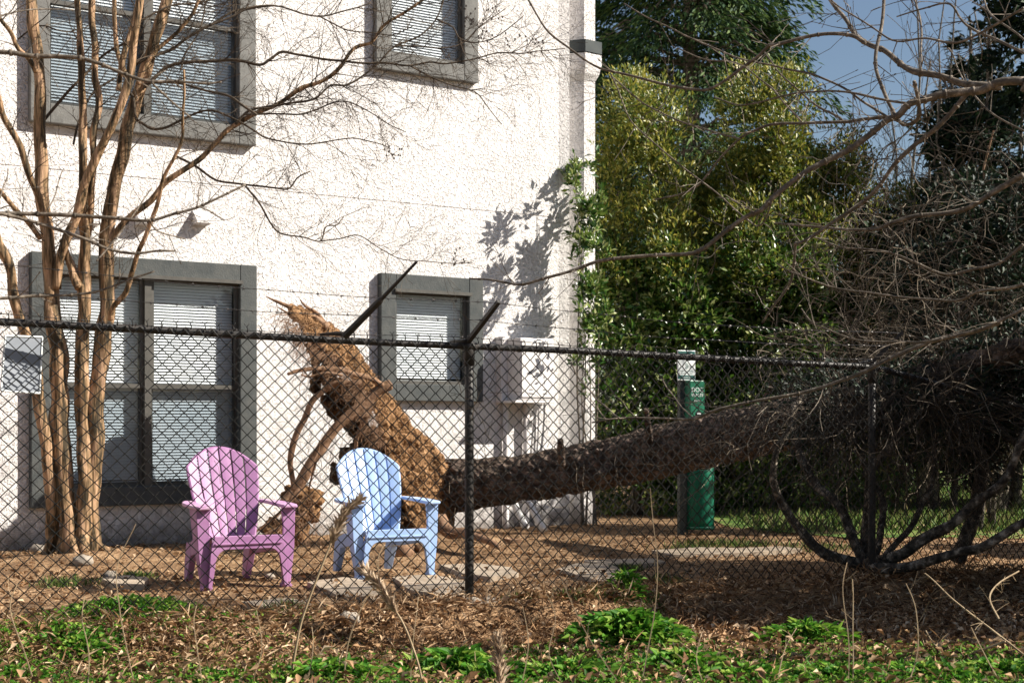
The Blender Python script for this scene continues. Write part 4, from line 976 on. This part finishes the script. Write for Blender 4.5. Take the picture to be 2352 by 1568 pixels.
# bare saplings against the sky
for k, (px, Y, yt, ln) in enumerate(((2090, 24, -60, 5), (2150, 25, -20, 5), (2185, 26, -80, 5), (2232, 24, 20, 5), (2120, 20, 140, 4), (2290, 23, -40, 4), (2180, 18, 230, 4), (2050, 21, 260, 4), (2265, 17, 300, 4))):
    b = P(px, 1100, Y); b.z = 0; t = P(px + rng.uniform(-25, 25), yt, Y); e = empty('bare_sapling_tree', tuple(b))
    tag(e, ['thin bare sapling against the sky, leftmost of the far ones', 'thin bare sapling against the sky between the leftmost and the tallest', 'tallest thin bare sapling against the sky', 'thin bare sapling beside the dark pine', 'short bare sapling below the sky gap', 'thin bare sapling in front of the dark pine at the right edge', 'bare sapling behind the grey forked branch', 'bare sapling beside the cedar', 'pale bare sapling stem inside the thicket at the right'][k], 'tree', 'bare saplings beyond the thicket')
    pts = [b.lerp(t, i / 10) + Vector((rng.gauss(0, .05), 0, 0)) for i in range(11)]; mb = MB(); mb.tube(pts, [.045 - .0035 * i for i in range(11)], 6); obj('trunk', mb, M['greybark' if k != 8 else 'root'], e)
    tm = MB(); twigs_on(tm, pts, [.02] * 11, 20, 1.0, .007, 1, .3, spread=.5, up=.6, kink=.18, split=3, minr=.0035); o = obj('twigs', tm, M['greybark'], e); o['kind'] = 'stuff'
# far row of hazy trees closing the view
fr_ = []
for k in range(15):
    X = -3 + k * 2.9 + rng.uniform(-.6, .6); Y = 44 + rng.uniform(-4, 5); h = rng.uniform(4.2, 6.0) if X > 8.5 else rng.uniform(5, 6.5)
    fr_ += [(X + rng.uniform(-1, 1), Y, .8 + i * h / 5, 1.9, 1.2, 1.1) for i in range(5)]
C, D = crown_pts(fr_, 26000, .7, -.15, .8, 5)
o = obj('far_woodland', leaves(C, D + rdir(len(C)), rdir(len(C)), nr.uniform(.2, .42, len(C)), nr.uniform(.08, .16, len(C)), .2, 0), M['farleaf']); tag(o, 'hazy grey green woodland far beyond the yard', 'woodland', kind='stuff')

# ================================================================== TANGLE OF VINES over the fence corner
vs_ = empty('arching_shrub', tuple(P(1975, 1290, 9.9))); tag(vs_, 'old arching shrub with thick bent stems at the dark fence corner', 'shrub')
for px, w0, w1, Y0, Y1 in (([(1985, 1300), (1960, 1286), (1907, 1270), (1851, 1236), (1812, 1188), (1787, 1138), (1778, 1090), (1790, 1030), (1815, 980)], 30, 12, 10.1, 9.8),
                           ([(1980, 1300), (1963, 1250), (1930, 1177), (1890, 1121), (1851, 1076), (1829, 1026), (1822, 960), (1850, 900)], 24, 16, 10.3, 10.9),
                           ([(1990, 1300), (2040, 1282), (2087, 1268), (2160, 1216), (2227, 1171), (2272, 1138), (2311, 1082), (2352, 1000), (2400, 940)], 30, 16, 10.0, 9.6),
                           ([(2000, 1300), (2100, 1296), (2171, 1284), (2255, 1250), (2352, 1205), (2450, 1150)], 26, 18, 9.9, 9.3),
                           ([(1995, 1300), (2060, 1250), (2103, 1200), (2137, 1104), (2150, 1040), (2140, 960), (2100, 890)], 16, 8, 10.2, 10.4),
                           ([(1985, 1300), (1990, 1200), (2005, 1100), (2060, 1000), (2130, 930), (2220, 880)], 22, 14, 10.4, 10.2),
                           ([(2000, 1300), (2020, 1230), (2030, 1160), (2000, 1080), (1960, 1000), (1930, 930), (1925, 880)], 18, 10, 10.3, 10.6),
                           ([(2200, 1290), (2240, 1180), (2250, 1050), (2230, 960), (2290, 860), (2352, 800)], 34, 22, 10.6, 10.8)):
    pts, rad = limb(px, Y0, Y1, w0, w1, 5, .02, .05); mb = MB(); mb.tube(pts, rad, 10, wob=.3); obj('stem', mb, M['darkbark'], vs_, smooth=True)
leafy('foliage', [(P(2085, 930, 10.7).x, 10.7, P(2085, 930, 10.7).z, 1.0, .5, .32), (P(1900, 960, 11.0).x, 11.0, 1.15, .45, .35, .3), (P(2300, 900, 10.9).x, 10.9, 1.35, .7, .45, .45), (P(2250, 1050, 10.9).x, 10.9, .85, .35, .3, .35)], 8000, M['darkleaf'], vs_, .055, .03, -.1, 3, .8, .1, 91)
def vines(n, cf, lf, m, name, lab, r=.0028):
    mb = MB()
    for _ in range(n):
        p, d = cf(); ln = lf(); k = int(ln / .09) + 3; pts = [p.copy()]; q = p.copy(); d = d.normalized()
        g = rng.uniform(-.16, -.04); w_ = Vector((rng.gauss(0, .1), rng.gauss(0, .1), 0))
        for i in range(k):
            d = (d + Vector((0, 0, g)) + w_ * .6 + Vector((rng.gauss(0, .3), rng.gauss(0, .3), rng.gauss(0, .3)))).normalized(); q = q + d * ln / k
            if q.z < .02: break
            pts.append(q.copy())
        rr = r * rng.uniform(.6, 1.7)
        mb.tube(pts, [rr * (1 - .5 * i / len(pts)) for i in range(len(pts))], 3, cap=False)
    o = obj(name, mb, m); tag(o, lab, 'vines', kind='stuff'); return o
def dome():   # crown of the dome over the corner
    a = rng.uniform(0, 2 * math.pi); r_ = abs(rng.gauss(0, .42)); c = P(2085, 915, 10.4)
    return c + Vector((math.cos(a) * r_ * 1.15, math.sin(a) * r_ * .6, -r_ * .16 + rng.uniform(-.12, .1))), Vector((math.cos(a), math.sin(a) * .6, rng.uniform(-.5, .35)))
vines(480, dome, lambda: rng.uniform(.5, 1.6), M['vine'], 'vine_tangle', 'dense dome of dead hanging vines over the fence corner')
def rightmass():
    px = rng.uniform(1900, 2560); Y = rng.uniform(11.5, 16.5); return P(px, rng.triangular(330, 1080, 800), Y), Vector((rng.uniform(-1, 1), rng.uniform(-.4, .4), rng.uniform(-.4, 1)))
vines(1100, rightmass, lambda: rng.uniform(.4, 1.5), M['vine'], 'brush_tangle', 'brown tangle of bare brush and vines filling the right side behind the fence', .003)
def farstalk():
    px = rng.uniform(1950, 2500); return P(px, rng.uniform(350, 900), rng.uniform(13, 16)), Vector((rng.gauss(0, .25), 0, 1))
vines(150, farstalk, lambda: rng.uniform(.8, 2.2), M['vine'], 'upright_brush', 'upright bare shoots rising out of the brush at the right', .005)
def crownbrush():
    px = rng.uniform(1800, 2352); return P(px, rng.uniform(760, 930) + max(0, 1850 - px) * .1, rng.uniform(9.6, 11.6)), Vector((rng.uniform(-1.4, .6), rng.uniform(-.5, .3), rng.uniform(-.3, .9)))
vines(150, crownbrush, lambda: rng.uniform(.3, 1.1), M['vine'], 'crown_brush', 'thin dry shoots sticking out over the fallen trunk at the fence corner', .0034)

e = empty('briar_bush', (P(2260, 700, 14.6).x, 14.6, 0)); tag(e, 'dark leafy briar hanging through the bare brush at the right edge', 'bush')  # leaf mass added to deepen the dark behind the brush
leafy('foliage', [(P(2200, 640, 14.6).x, 14.6, P(2200, 640, 14.6).z, .8, .5, .5), (P(2330, 520, 14.8).x, 14.8, P(2330, 520, 14.8).z, .8, .5, .6), (P(2130, 760, 14.5).x, 14.5, P(2130, 760, 14.5).z, .5, .4, .4), (P(2300, 800, 14.3).x, 14.3, P(2300, 800, 14.3).z, .9, .5, .5)], 9000, M['darkleaf'], e, .075, .04, -.05, 2.5, .8, .1, 92)
stems_in(e, (P(2260, 700, 14.6).x, 14.6, 0), [tuple(P(a, b, 14.7)) for a, b in ((2200, 560), (2320, 480), (2130, 700), (2290, 620))], .03, M['darkbark'])

# ================================================================== PET WASTE STATION
YS = 14.2; ps = empty('pet_waste_station', (P(1592, 1200, YS).x, YS, 0), R(30)); tag(ps, 'green pet waste station with white notice, bag dispenser and bin before the shrubs', 'waste station')
cx = P(1570, 0, YS).x
mb = MB(); mb.box((cx - .01, YS + .03, .86), (.10, .05, 1.72)); bevel(obj('post', mb, M['greypost'], ps), .006)
z0, z1 = P(0, 874, YS).z, P(0, 805, YS).z; xl, xr = P(1546, 0, YS).x, P(1596, 0, YS).x
mb = MB(); mb.box(((xl + xr) / 2, YS - .008, (z0 + z1) / 2), (xr - xl, .012, z1 - z0)); bevel(obj('notice', mb, M['white'], ps), .003)
nb = bpy.data.objects['notice']
mb = MB(); wv = xr - xl - .012
mb.box(((xl + xr) / 2, YS - .0155, z0 + .033), (wv, .002, .036)); obj('notice_band', mb, M['sgreen'], nb)
mb = MB(); mb.box(((xl + xr) / 2, YS - .0155, z1 - .022), (wv, .002, .026)); obj('notice_band', mb, M['sgreen'], nb)
def text(s_, x, y, z, size, m, parent, name='lettering'):
    c = bpy.data.curves.new('t', 'FONT'); c.body = s_; c.size = size; c.align_x = 'CENTER'; c.extrude = .0005
    t = bpy.data.objects.new('t', c); COL.objects.link(t); bpy.context.view_layer.update()
    me = bpy.data.meshes.new_from_object(t.evaluated_get(bpy.context.evaluated_depsgraph_get())); bpy.data.objects.remove(t)
    me.transform(__import__('mathutils').Matrix.Rotation(R(90), 4, 'X')); me.materials.clear(); me.materials.append(m); me.name = name
    o = bpy.data.objects.new(name, me); COL.objects.link(o); o.parent = parent; o.location = Vector((x, y, z)) - WL[ps.name]; return o
xm = (xl + xr) / 2
text('Thank You For Picking', xm, YS - .0165, z0 + .085, .0165, M['sgreen'], nb); text('Up After Your Pet!', xm, YS - .0165, z0 + .063, .0175, M['sgreen'], nb)
text('DoodyCalls', xm, YS - .0175, z0 + .025, .022, M['white'], nb)
mb = MB()      # little line drawing of a sitting dog
for q, r_ in (((0, .155), .018), ((.012, .135), .014), ((.004, .125), .02)): mb.tube([(xm + q[0], YS - .0148, z0 + q[1]), (xm + q[0], YS - .0165, z0 + q[1])], r_ * .8, 10)
obj('dog_outline', mb, mat('pale_ink', (.45, .52, .5), rough=.6), nb)
g0, g1 = P(0, 962, YS).z, P(0, 874, YS).z; gl_, gr_ = P(1566, 0, YS).x, P(1608, 0, YS).x
mb = MB(); mb.box(((gl_ + gr_) / 2, YS - .05, (g0 + g1) / 2 - .02), (gr_ - gl_, .09, g1 - g0 + .04)); dp = obj('bag_dispenser', mb, M['green'], ps); bevel(dp, .008)
gx = (gl_ + gr_) / 2
text('DOG', gx, YS - .0965, g1 - .11, .062, M['white'], dp); text('WASTE', gx, YS - .0965, g1 - .155, .044, M['white'], dp); text('BAGS', gx, YS - .0965, g1 - .205, .03, M['white'], dp)
mb = MB(); mb.tube([(gx + .01, YS - .094, g0 + .045), (gx + .01, YS - .0965, g0 + .045)], [.035, .035], 12); obj('bag_slot', mb, M['black'], dp)
mb = MB(); mb.box((gx + .015, YS - .102, g0 + .052), (.045, .01, .016)); obj('bag', mb, M['white'], dp)
bx = P(1608, 0, YS).x; zt = P(0, 1066, YS).z; mb = MB()
mb.tube([(bx, YS - .02, z) for z in np.linspace(.06, zt, 8)], .135, 32); bn = obj('bin', mb, M['greenmesh'], ps, smooth=True)
mb = MB(); mb.tube([(bx, YS - .02, zt - .02), (bx, YS - .02, zt + .012)], .142, 32); mb.tube([(bx, YS - .02, .05), (bx, YS - .02, .08)], .142, 32); obj('rim', mb, M['green'], bn, smooth=True)
mb = MB(); mb.tube([(P(1575, 0, YS).x, YS + .03, z) for z in (0, .5, CH)], .025, 10); obj('support_pole', mb, M['green'], ps, smooth=True)

# ================================================================== GROUND THINGS
def slab(px, lab):
    pts = []
    for a, b in px:
        Y = CH * F / (b - HZ); pts.append(Vector(((a - 1176) * Y / F, Y, 0)))
    c = sum(pts, Vector()) / len(pts); z = max(gz(p.x, p.y) for p in pts + [c]) + .026
    mb = MB(); top = []
    n = len(pts)
    for i in range(n):
        for t in (0, .33, .66): q = pts[i].lerp(pts[(i + 1) % n], t); q = q + Vector((rng.gauss(0, .008), rng.gauss(0, .012), 0)); top.append(q)
    m_ = len(top); mb.add([(q.x, q.y, z + rng.gauss(0, .0015)) for q in top] + [(q.x, q.y, z - .06) for q in top], [tuple(range(m_)), tuple(range(m_, 2 * m_))[::-1]] + [(i, i + m_, (i + 1) % m_ + m_, (i + 1) % m_) for i in range(m_)])
    o = obj('stepping_stone', mb, M['stone']); tag(o, lab, 'stepping stone', 'stepping stones across the yard'); return o
slab([(705, 1347), (790, 1336), (862, 1346), (890, 1372), (848, 1382), (780, 1380)], 'flat stepping stone between the two chairs, nearest the fence')
slab([(900, 1334), (990, 1326), (1068, 1342), (1085, 1366), (1000, 1374), (945, 1364)], 'flat stepping stone left of the black fence post, by the blue chair leg')
slab([(1015, 1306), (1100, 1302), (1168, 1312), (1190, 1326), (1120, 1334), (1060, 1326)], 'flat stepping stone passing behind the black fence post')
slab([(1280, 1318), (1325, 1304), (1400, 1306), (1450, 1326), (1430, 1340), (1390, 1346), (1330, 1334)], 'large flat stepping stone right of the fence post, half in shadow')
slab([(1340, 1296), (1400, 1294), (1500, 1292), (1530, 1300), (1455, 1308), (1380, 1306)], 'narrow stepping stone just behind the large one')
slab([(1500, 1272), (1600, 1264), (1700, 1266), (1790, 1262), (1840, 1268), (1760, 1276), (1620, 1280), (1530, 1282)], 'long pale stepping stone farthest right, near the arching shrub')
slab([(555, 1394), (640, 1384), (705, 1388), (712, 1404), (600, 1406)], 'half buried stepping stone below the pink chair')
slab([(235, 1340), (300, 1334), (345, 1342), (330, 1356), (262, 1356)], 'half buried stone slab left of the pink chair')
# old slab / timber edging by the wall
mb = MB(); a = P(1075, 1236, 13.0); a.z = .05; b = P(1185, 1262, 12.0); b.z = .05
ax = (b - a).normalized(); sd = Vector((ax.y, -ax.x, 0)) * .05; mb.hexa([a - sd, b - sd, b + sd, a + sd, a - sd + Vector((0, 0, .07)), b - sd + Vector((0, 0, .07)), b + sd + Vector((0, 0, .07)), a + sd + Vector((0, 0, .07))])
o = obj('timber_edging', mb, M['root']); tag(o, 'short timber edging lying on the soil right of the root plate', 'timber')
# sawn log behind the blue chair
mb = MB(); c = P(925, 1268, 11.6); mb.tube([c + Vector((.02, .3, .0)), c + Vector((.0, .05, 0)), c], [.07, .075, .072], 14, wob=.15); o = obj('log', mb, M['root'], smooth=True); tag(o, 'short sawn log end behind the blue chair leg', 'log')
# rocks
for k, (a, b, r_, lab) in enumerate(((255, 1345, .045, 'small pale rock at the foot of the bare tree'), (620, 1345, .03, 'tiny rock by the pink chair leg'), (1085, 1418, .05, 'small pale rock at the foot of the black fence post'), (800, 1448, .05, 'rounded brown rock sunk in the leaf litter below the chairs'), (1120, 1412, .045, 'brown rock right of the fence post foot'),
                                     (90, 1285, .06, 'pale rock left of the tree roots'), (190, 1325, .06, 'mossy pale rock right under the tree roots'))):
    Y = 1.10 * F / (b - HZ); X = (a - 1176) * Y / F; mb = MB(); lumps(mb, (X, Y, gz(X, Y) + r_ * .35), (r_ * 1.2, r_, r_ * .8), k * 7, 10); o = obj('rock', mb, M['rock'], smooth=True); tag(o, lab, 'rock')

# ---- scattered litter
def scatter(n, xr, yr, cond, ln, wd, m, name, lab, flat=.35, lift=.01, fold=.3, cat='leaf litter'):
    C = []; D = []; U = []; L_ = []
    while len(C) < n:
        x, y = rng.uniform(*xr), rng.uniform(*yr)
        if abs(x) > y * .36 + .8: continue
        c = cond(x, y)
        if rng.random() > c: continue
        a = rng.uniform(0, 6.28); C.append((x, y, gz(x, y) + rng.uniform(0, lift))); D.append((math.cos(a), math.sin(a), rng.gauss(.1, flat))); U.append((rng.gauss(0, flat), rng.gauss(0, flat), 1)); L_.append(rng.uniform(.5, 1.4))
    L_ = np.array(L_); o = obj(name, leaves(C, D, U, ln * L_, wd * L_, fold, .1), m); tag(o, lab, cat, kind='stuff'); return o
def band(x, y, c, w_): t = fence_t(x, y); return math.exp(-((t - c) / w_) ** 2)
scatter(26000, (-4, 4.5), (5.6, 10.4), lambda x, y: (.15 if fence_t(x, y) < -.1 else 0) * .25 + (1 if fence_t(x, y) > 0 else 0) * (.35 + .9 * max(0, noise.noise(Vector((x * 2, y * 2, 5))))), .042, .022, M['litter'], 'leaf_litter', 'brown and tan dead leaves covering the bank in front of the fence', .5, .045, .5)
scatter(15000, (-4, 4.5), (5.8, 10.2), lambda x, y: band(x, y, .35, .4) + (.12 if fence_t(x, y) > .3 else 0), .08, .006, M['litter'], 'dead_grass', 'dry grass and stems matted along the foot of the fence', .7, .08, .3, 'dead grass')
scatter(30000, (-4.5, 6.5), (7.0, 15.5), lambda x, y: 1 if fence_t(x, y) < .3 else .12, .026, .011, M['chip'], 'mulch', 'brown mulch and soil crumbs strewn over the yard', .16, .012, .3, 'mulch')
scatter(3500, (-4.5, 6), (7.2, 15), lambda x, y: .2 + max(0, noise.noise(Vector((x, y * 1.5, 8)))) if fence_t(x, y) < .2 else 0, .05, .022, M['litter'], 'yard_leaves', 'scattered dead leaves on the bare soil of the yard', .3, .012, .4)
def blades(spots, n, h, m, name, lab, w_=.006, sp=.12, cat='grass'):
    C = []; D = []; U = []; H = []
    for _ in range(n):
        x, y, r_ = spots[rng.randrange(len(spots))] if isinstance(spots, list) else spots(); x += rng.gauss(0, r_); y += rng.gauss(0, r_ * .8)
        C.append((x, y, gz(x, y) - .004)); D.append((rng.gauss(0, .5), rng.gauss(0, .5), 1)); U.append((rng.gauss(0, 1), rng.gauss(0, 1), 0)); H.append(h * rng.uniform(.4, 1.3))
    H = np.array(H); o = obj(name, leaves(C, D, U, H, w_, .3, .15), m); tag(o, lab, cat, kind='stuff')
def G(a, b, h=CH): Y = h * F / (b - HZ); return ((a - 1176) * Y / F, Y)
blades([(*G(1640, 1250), .16), (*G(1720, 1252), .14), (*G(1590, 1262), .12), (*G(1210, 1386), .07), (*G(1300, 1382), .07), (*G(1350, 1384), .09), (*G(1470, 1382), .08), (*G(150, 1348), .09), (*G(310, 1330), .06), (*G(660, 1404), .07), (*G(1530, 1335), .06), (*G(1440, 1312), .05), (*G(1900, 1262), .2)], 3800, .065, M['grass'], 'grass_tufts', 'small green grass tufts in the yard soil')
def lawn():
    return rng.uniform(2.4, 9), rng.uniform(14.2, 24), .05
xs_ = np.arange(2.2, 40, .5); lv = []; lf = []
for i, x in enumerate(xs_):
    y0 = 13.6 + .5 * noise.noise(Vector((x * .9, 0, 0))) + max(0, 3.2 - x) * 1.5; lv += [(x, y0, .008), (x, y0 + 3, .03), (x, 60, .04)]
for i in range(len(xs_) - 1):
    for j in range(2): lf.append((i * 3 + j, i * 3 + 3 + j, i * 3 + 4 + j, i * 3 + 1 + j))
mb = MB(); mb.add(lv, lf); o = obj('lawn', mb, mat('lawn_turf', (.06, .13, .02), (.30, .25, .12), 2.2, .9, .6, 60, c3=(.14, .20, .04), ramp=(.4, .66), detail=10)); tag(o, 'patchy green lawn beyond the thicket', 'lawn', kind='structure')
blades(lawn, 16000, .13, M['grass'], 'lawn_grass', 'sunlit grass strip beyond the thicket at the right', .014)
# ---- weeds
def rosette(cx, cy, r, n, h, lab, ln=.1, wd=.035, group='leafy green weeds along the bottom edge', nm='weed_clump'):
    C = []; D = []; U = []; L_ = []; n = int(n * 2.6); r *= 1.35; h *= .72; ln *= .66; wd *= .8
    for _ in range(n):
        a = rng.uniform(0, 6.28); q = abs(rng.gauss(0, .5)) * r; x, y = cx + math.cos(a) * q, cy + math.sin(a) * q * .8
        hh = h * max(0, 1 - (q / r) ** 2 * .6) * rng.random() ** .6; C.append((x, y, gz(x, y) + hh))
        D.append((math.cos(a) + rng.gauss(0, .6), math.sin(a) + rng.gauss(0, .6), rng.gauss(.35, .4))); U.append((rng.gauss(0, .3), rng.gauss(0, .3) - .2, 1)); L_.append(rng.uniform(.5, 1.3))
    L_ = np.array(L_); e = empty(nm, (cx, cy, gz(cx, cy))); tag(e, lab, 'weeds', group)
    v1 = leaves(C, D, U, ln * L_, wd * L_, .3, .25); obj('foliage', v1, M['weed'], e)
    mb = MB()
    for i in range(0, len(C), max(1, len(C) // 40)):
        c = Vector(C[i]); mb.tube([Vector((cx + (c.x - cx) * .4, cy + (c.y - cy) * .4, gz(cx, cy))), c], .002, 3)
    obj('stems', mb, M['weed'], e)['kind'] = 'stuff'
H2 = 1.17
for (a, b, r, n, h, ln, wd, lab) in ((300, 1470, .34, 900, .14, .05, .036, 'rounded leaved green weeds in a wide mound at the lower left'), (190, 1530, .2, 380, .08, .05, .036, 'low round leaved weeds left of the lower left mound'), (30, 1560, .2, 420, .1, .06, .03, 'green weeds in the bottom left corner'),
                                     (770, 1560, .2, 420, .13, .08, .03, 'bright green weed clump at the bottom under the pale plume stalk'), (1040, 1540, .18, 330, .14, .11, .035, 'broad leaved green weed clump under the fence post'), (1150, 1555, .16, 240, .1, .1, .03, 'broad leaved weeds beside the dry plume at the bottom centre'),
                                     (1440, 1480, .24, 640, .26, .1, .04, 'tall mounded green weed in the lower middle right'), (1560, 1530, .2, 380, .12, .08, .03, 'low green weeds right of the tall mounded weed'), (1850, 1475, .2, 300, .16, .1, .02, 'shaded green weeds in front of the dark corner'),
                                     (1310, 1550, .2, 320, .1, .08, .03, 'low green weeds left of the tall mounded weed'), (1700, 1560, .24, 420, .1, .07, .03, 'ground hugging weeds at the bottom right of centre'), (1930, 1560, .24, 420, .1, .07, .03, 'ground hugging weeds at the bottom right'),
                                     (2130, 1560, .24, 420, .1, .07, .03, 'ground hugging weeds near the bottom right corner'), (2310, 1555, .24, 420, .12, .07, .03, 'leafy weeds in the bottom right corner'), (480, 1560, .14, 160, .06, .06, .026, 'sparse weeds between the mound and the bright clump'), (1440, 1425, .1, 120, .2, .07, .02, 'wilted pale topped weed behind the tall mound')):
    x, y = G(a, b, H2); rosette(x, y, r, n, h, lab, ln, wd)
def cover():
    px = rng.uniform(1180, 2420) if rng.random() < .75 else rng.uniform(-60, 1200); x, y = G(px, rng.triangular(1475, 1650, 1580), H2); return x, y, .06
C = []; D = []; U = []; 
for _ in range(36000):
    x, y, r_ = cover(); C.append((x, y, gz(x, y) + rng.uniform(0, .05))); D.append((rng.gauss(0, 1), rng.gauss(0, 1), rng.gauss(.2, .4))); U.append((rng.gauss(0, .3), rng.gauss(0, .3), 1))
o = obj('ground_cover', leaves(C, D, U, nr.uniform(.015, .045, len(C)), nr.uniform(.01, .024, len(C)), .3, .2), M['weed']); tag(o, 'small leaved green ground cover along the bottom edge', 'ground cover', kind='stuff')
blades(lambda: (*cover()[:2], .03), 2600, .08, M['grass'], 'verge_grass', 'thin grass blades among the weeds at the bottom edge', .005)
scatter(1500, (-4, 4.5), (5.6, 7.6), lambda x, y: 1 if fence_t(x, y) > .5 else 0, .05, .026, M['litter'], 'blown_leaves', 'pale curled dead leaves caught among the weeds at the bottom edge', .6, .13, .5)
# ---- plumes and dry stalks
def plume(px, Y, w0, head, lab, sag=1):
    pts, rad = limb(px, Y, Y + .1, w0, w0 * .6, 6, .003); e = empty('plume_grass', (pts[0].x, pts[0].y, pts[0].z)); tag(e, lab, 'plume grass', 'dry plume grasses in front of the fence')
    mb = MB(); mb.tube(pts, rad, 6); obj('stalk', mb, M['stalk'], e)
    C = []; D = []; U = []; i0 = int(len(pts) * (1 - head))
    for _ in range(430):
        t = rng.random(); i = i0 + t * (len(pts) - 1 - i0); k = min(int(i), len(pts) - 2); q = pts[k].lerp(pts[k + 1], i - k); tn = (pts[k + 1] - pts[k]).normalized()
        C.append(tuple(q)); d = tn * 1.2 + Vector((rng.gauss(0, .3), rng.gauss(0, .3), rng.gauss(0, .3))); D.append(tuple(d)); U.append((rng.gauss(0, 1), rng.gauss(0, 1), rng.gauss(0, 1)))
    obj('plume', leaves(C, D, U, nr.uniform(.03, .075, len(C)), .0035, .2, .3), M['plume'], e)
plume([(664, 1600), (672, 1530), (690, 1440), (712, 1370), (738, 1300), (757, 1255), (775, 1215), (795, 1175), (820, 1152)], 6.75, 7, .38, 'tall pale plume grass leaning right in front of the pink and blue chairs')
plume([(980, 1620), (965, 1540), (945, 1480), (925, 1430), (905, 1395), (885, 1360), (862, 1335), (845, 1318)], 6.5, 6, .5, 'short brown plume grass arching left below the blue chair')
plume([(1152, 1640), (1150, 1600), (1148, 1560), (1146, 1530), (1144, 1495), (1142, 1475)], 6.1, 6, .95, 'fluffy pale plume at the bottom centre')
SK = [[(790, 1568), (800, 1480), (830, 1400), (866, 1330), (868, 1280), (880, 1250)], [(1290, 1568), (1262, 1500), (1275, 1420), (1255, 1360)], [(1420, 1568), (1370, 1490), (1325, 1410), (1290, 1330)], [(1470, 1600), (1485, 1500), (1505, 1400), (1510, 1300), (1500, 1200), (1492, 1120)],
      [(1950, 1568), (1948, 1450), (1935, 1350), (1945, 1290)], [(1958, 1580), (1962, 1450), (1958, 1330)], [(470, 1600), (455, 1500), (445, 1430), (450, 1390)], [(200, 1600), (205, 1500), (190, 1420), (195, 1370)], [(315, 1610), (295, 1500), (275, 1400), (270, 1300), (310, 1200)],
      [(940, 1600), (948, 1500), (958, 1420), (962, 1370)], [(2300, 1568), (2250, 1480), (2230, 1440)], [(2090, 1560), (2110, 1480), (2105, 1400), (2080, 1340)], [(1630, 1610), (1600, 1520), (1610, 1450)], [(90, 1600), (60, 1500), (25, 1400), (40, 1340)], [(560, 1610), (600, 1500), (590, 1400)], [(1190, 1600), (1215, 1480), (1200, 1390)],
      [(700, 1600), (720, 1500), (716, 1440)], [(1780, 1600), (1800, 1500), (1830, 1440)]]
for px in SK:
    pts, rad = limb(px, 6.6, 6.75, rng.uniform(2.6, 4.2), 1.8, 5, .004); mb = MB(); mb.tube(pts, rad, 4); twigs_on(mb, pts, rad, 3, .1, .0016, 0, .4)
    o = obj('dry_stalk', mb, M['stalk']); tag(o, 'thin dry weed stalk rising from the leaf litter in front of the fence', 'stalk', 'dry stalks in front of the fence')
# dead fern-like stems, lower right
mb = MB()
for px in ([(2352, 1500), (2290, 1450), (2220, 1400), (2160, 1350), (2120, 1320)], [(2310, 1470), (2240, 1500), (2190, 1510), (2150, 1480), (2130, 1450)], [(2290, 1420), (2275, 1370), (2300, 1330), (2340, 1310)]):
    pts, rad = limb(px, 7.3, 7.6, 5, 3, 5, .01); mb.tube(pts, rad, 5); twigs_on(mb, pts, rad, 14, .09, .002, 0, .2, kink=.3, up=-.6)
o = obj('dead_fern', mb, M['stalk']); tag(o, 'dead curled fern stems in the shade at the lower right', 'fern')
# white flower heads of dead clover
for a, b, lab in ((1565, 1450, 'pale fluffy seed head cluster lit in front of the dark corner'), (422, 1440, 'pale feathery seed head at the foot of the fence below the pink chair')):
    x, y = G(a, b, 1.12); e = empty('seed_head', (x, y, gz(x, y))); tag(e, lab, 'seed head')
    C = []; D = []
    for _ in range(260): C.append((x + rng.gauss(0, .05), y + rng.gauss(0, .04), gz(x, y) + .06 + rng.gauss(0, .018))); D.append((rng.gauss(0, 1), rng.gauss(0, 1), rng.gauss(.5, 1)))
    obj('fluff', leaves(C, D, rdir(len(C)), .02, .007, .2, .1), M['plume'], e)['kind'] = 'stuff'
    mb = MB(); mb.tube([(x, y, gz(x, y) - .02), (x, y, gz(x, y) + .06)], .004, 5); obj('stalk', mb, M['stalk'], e)
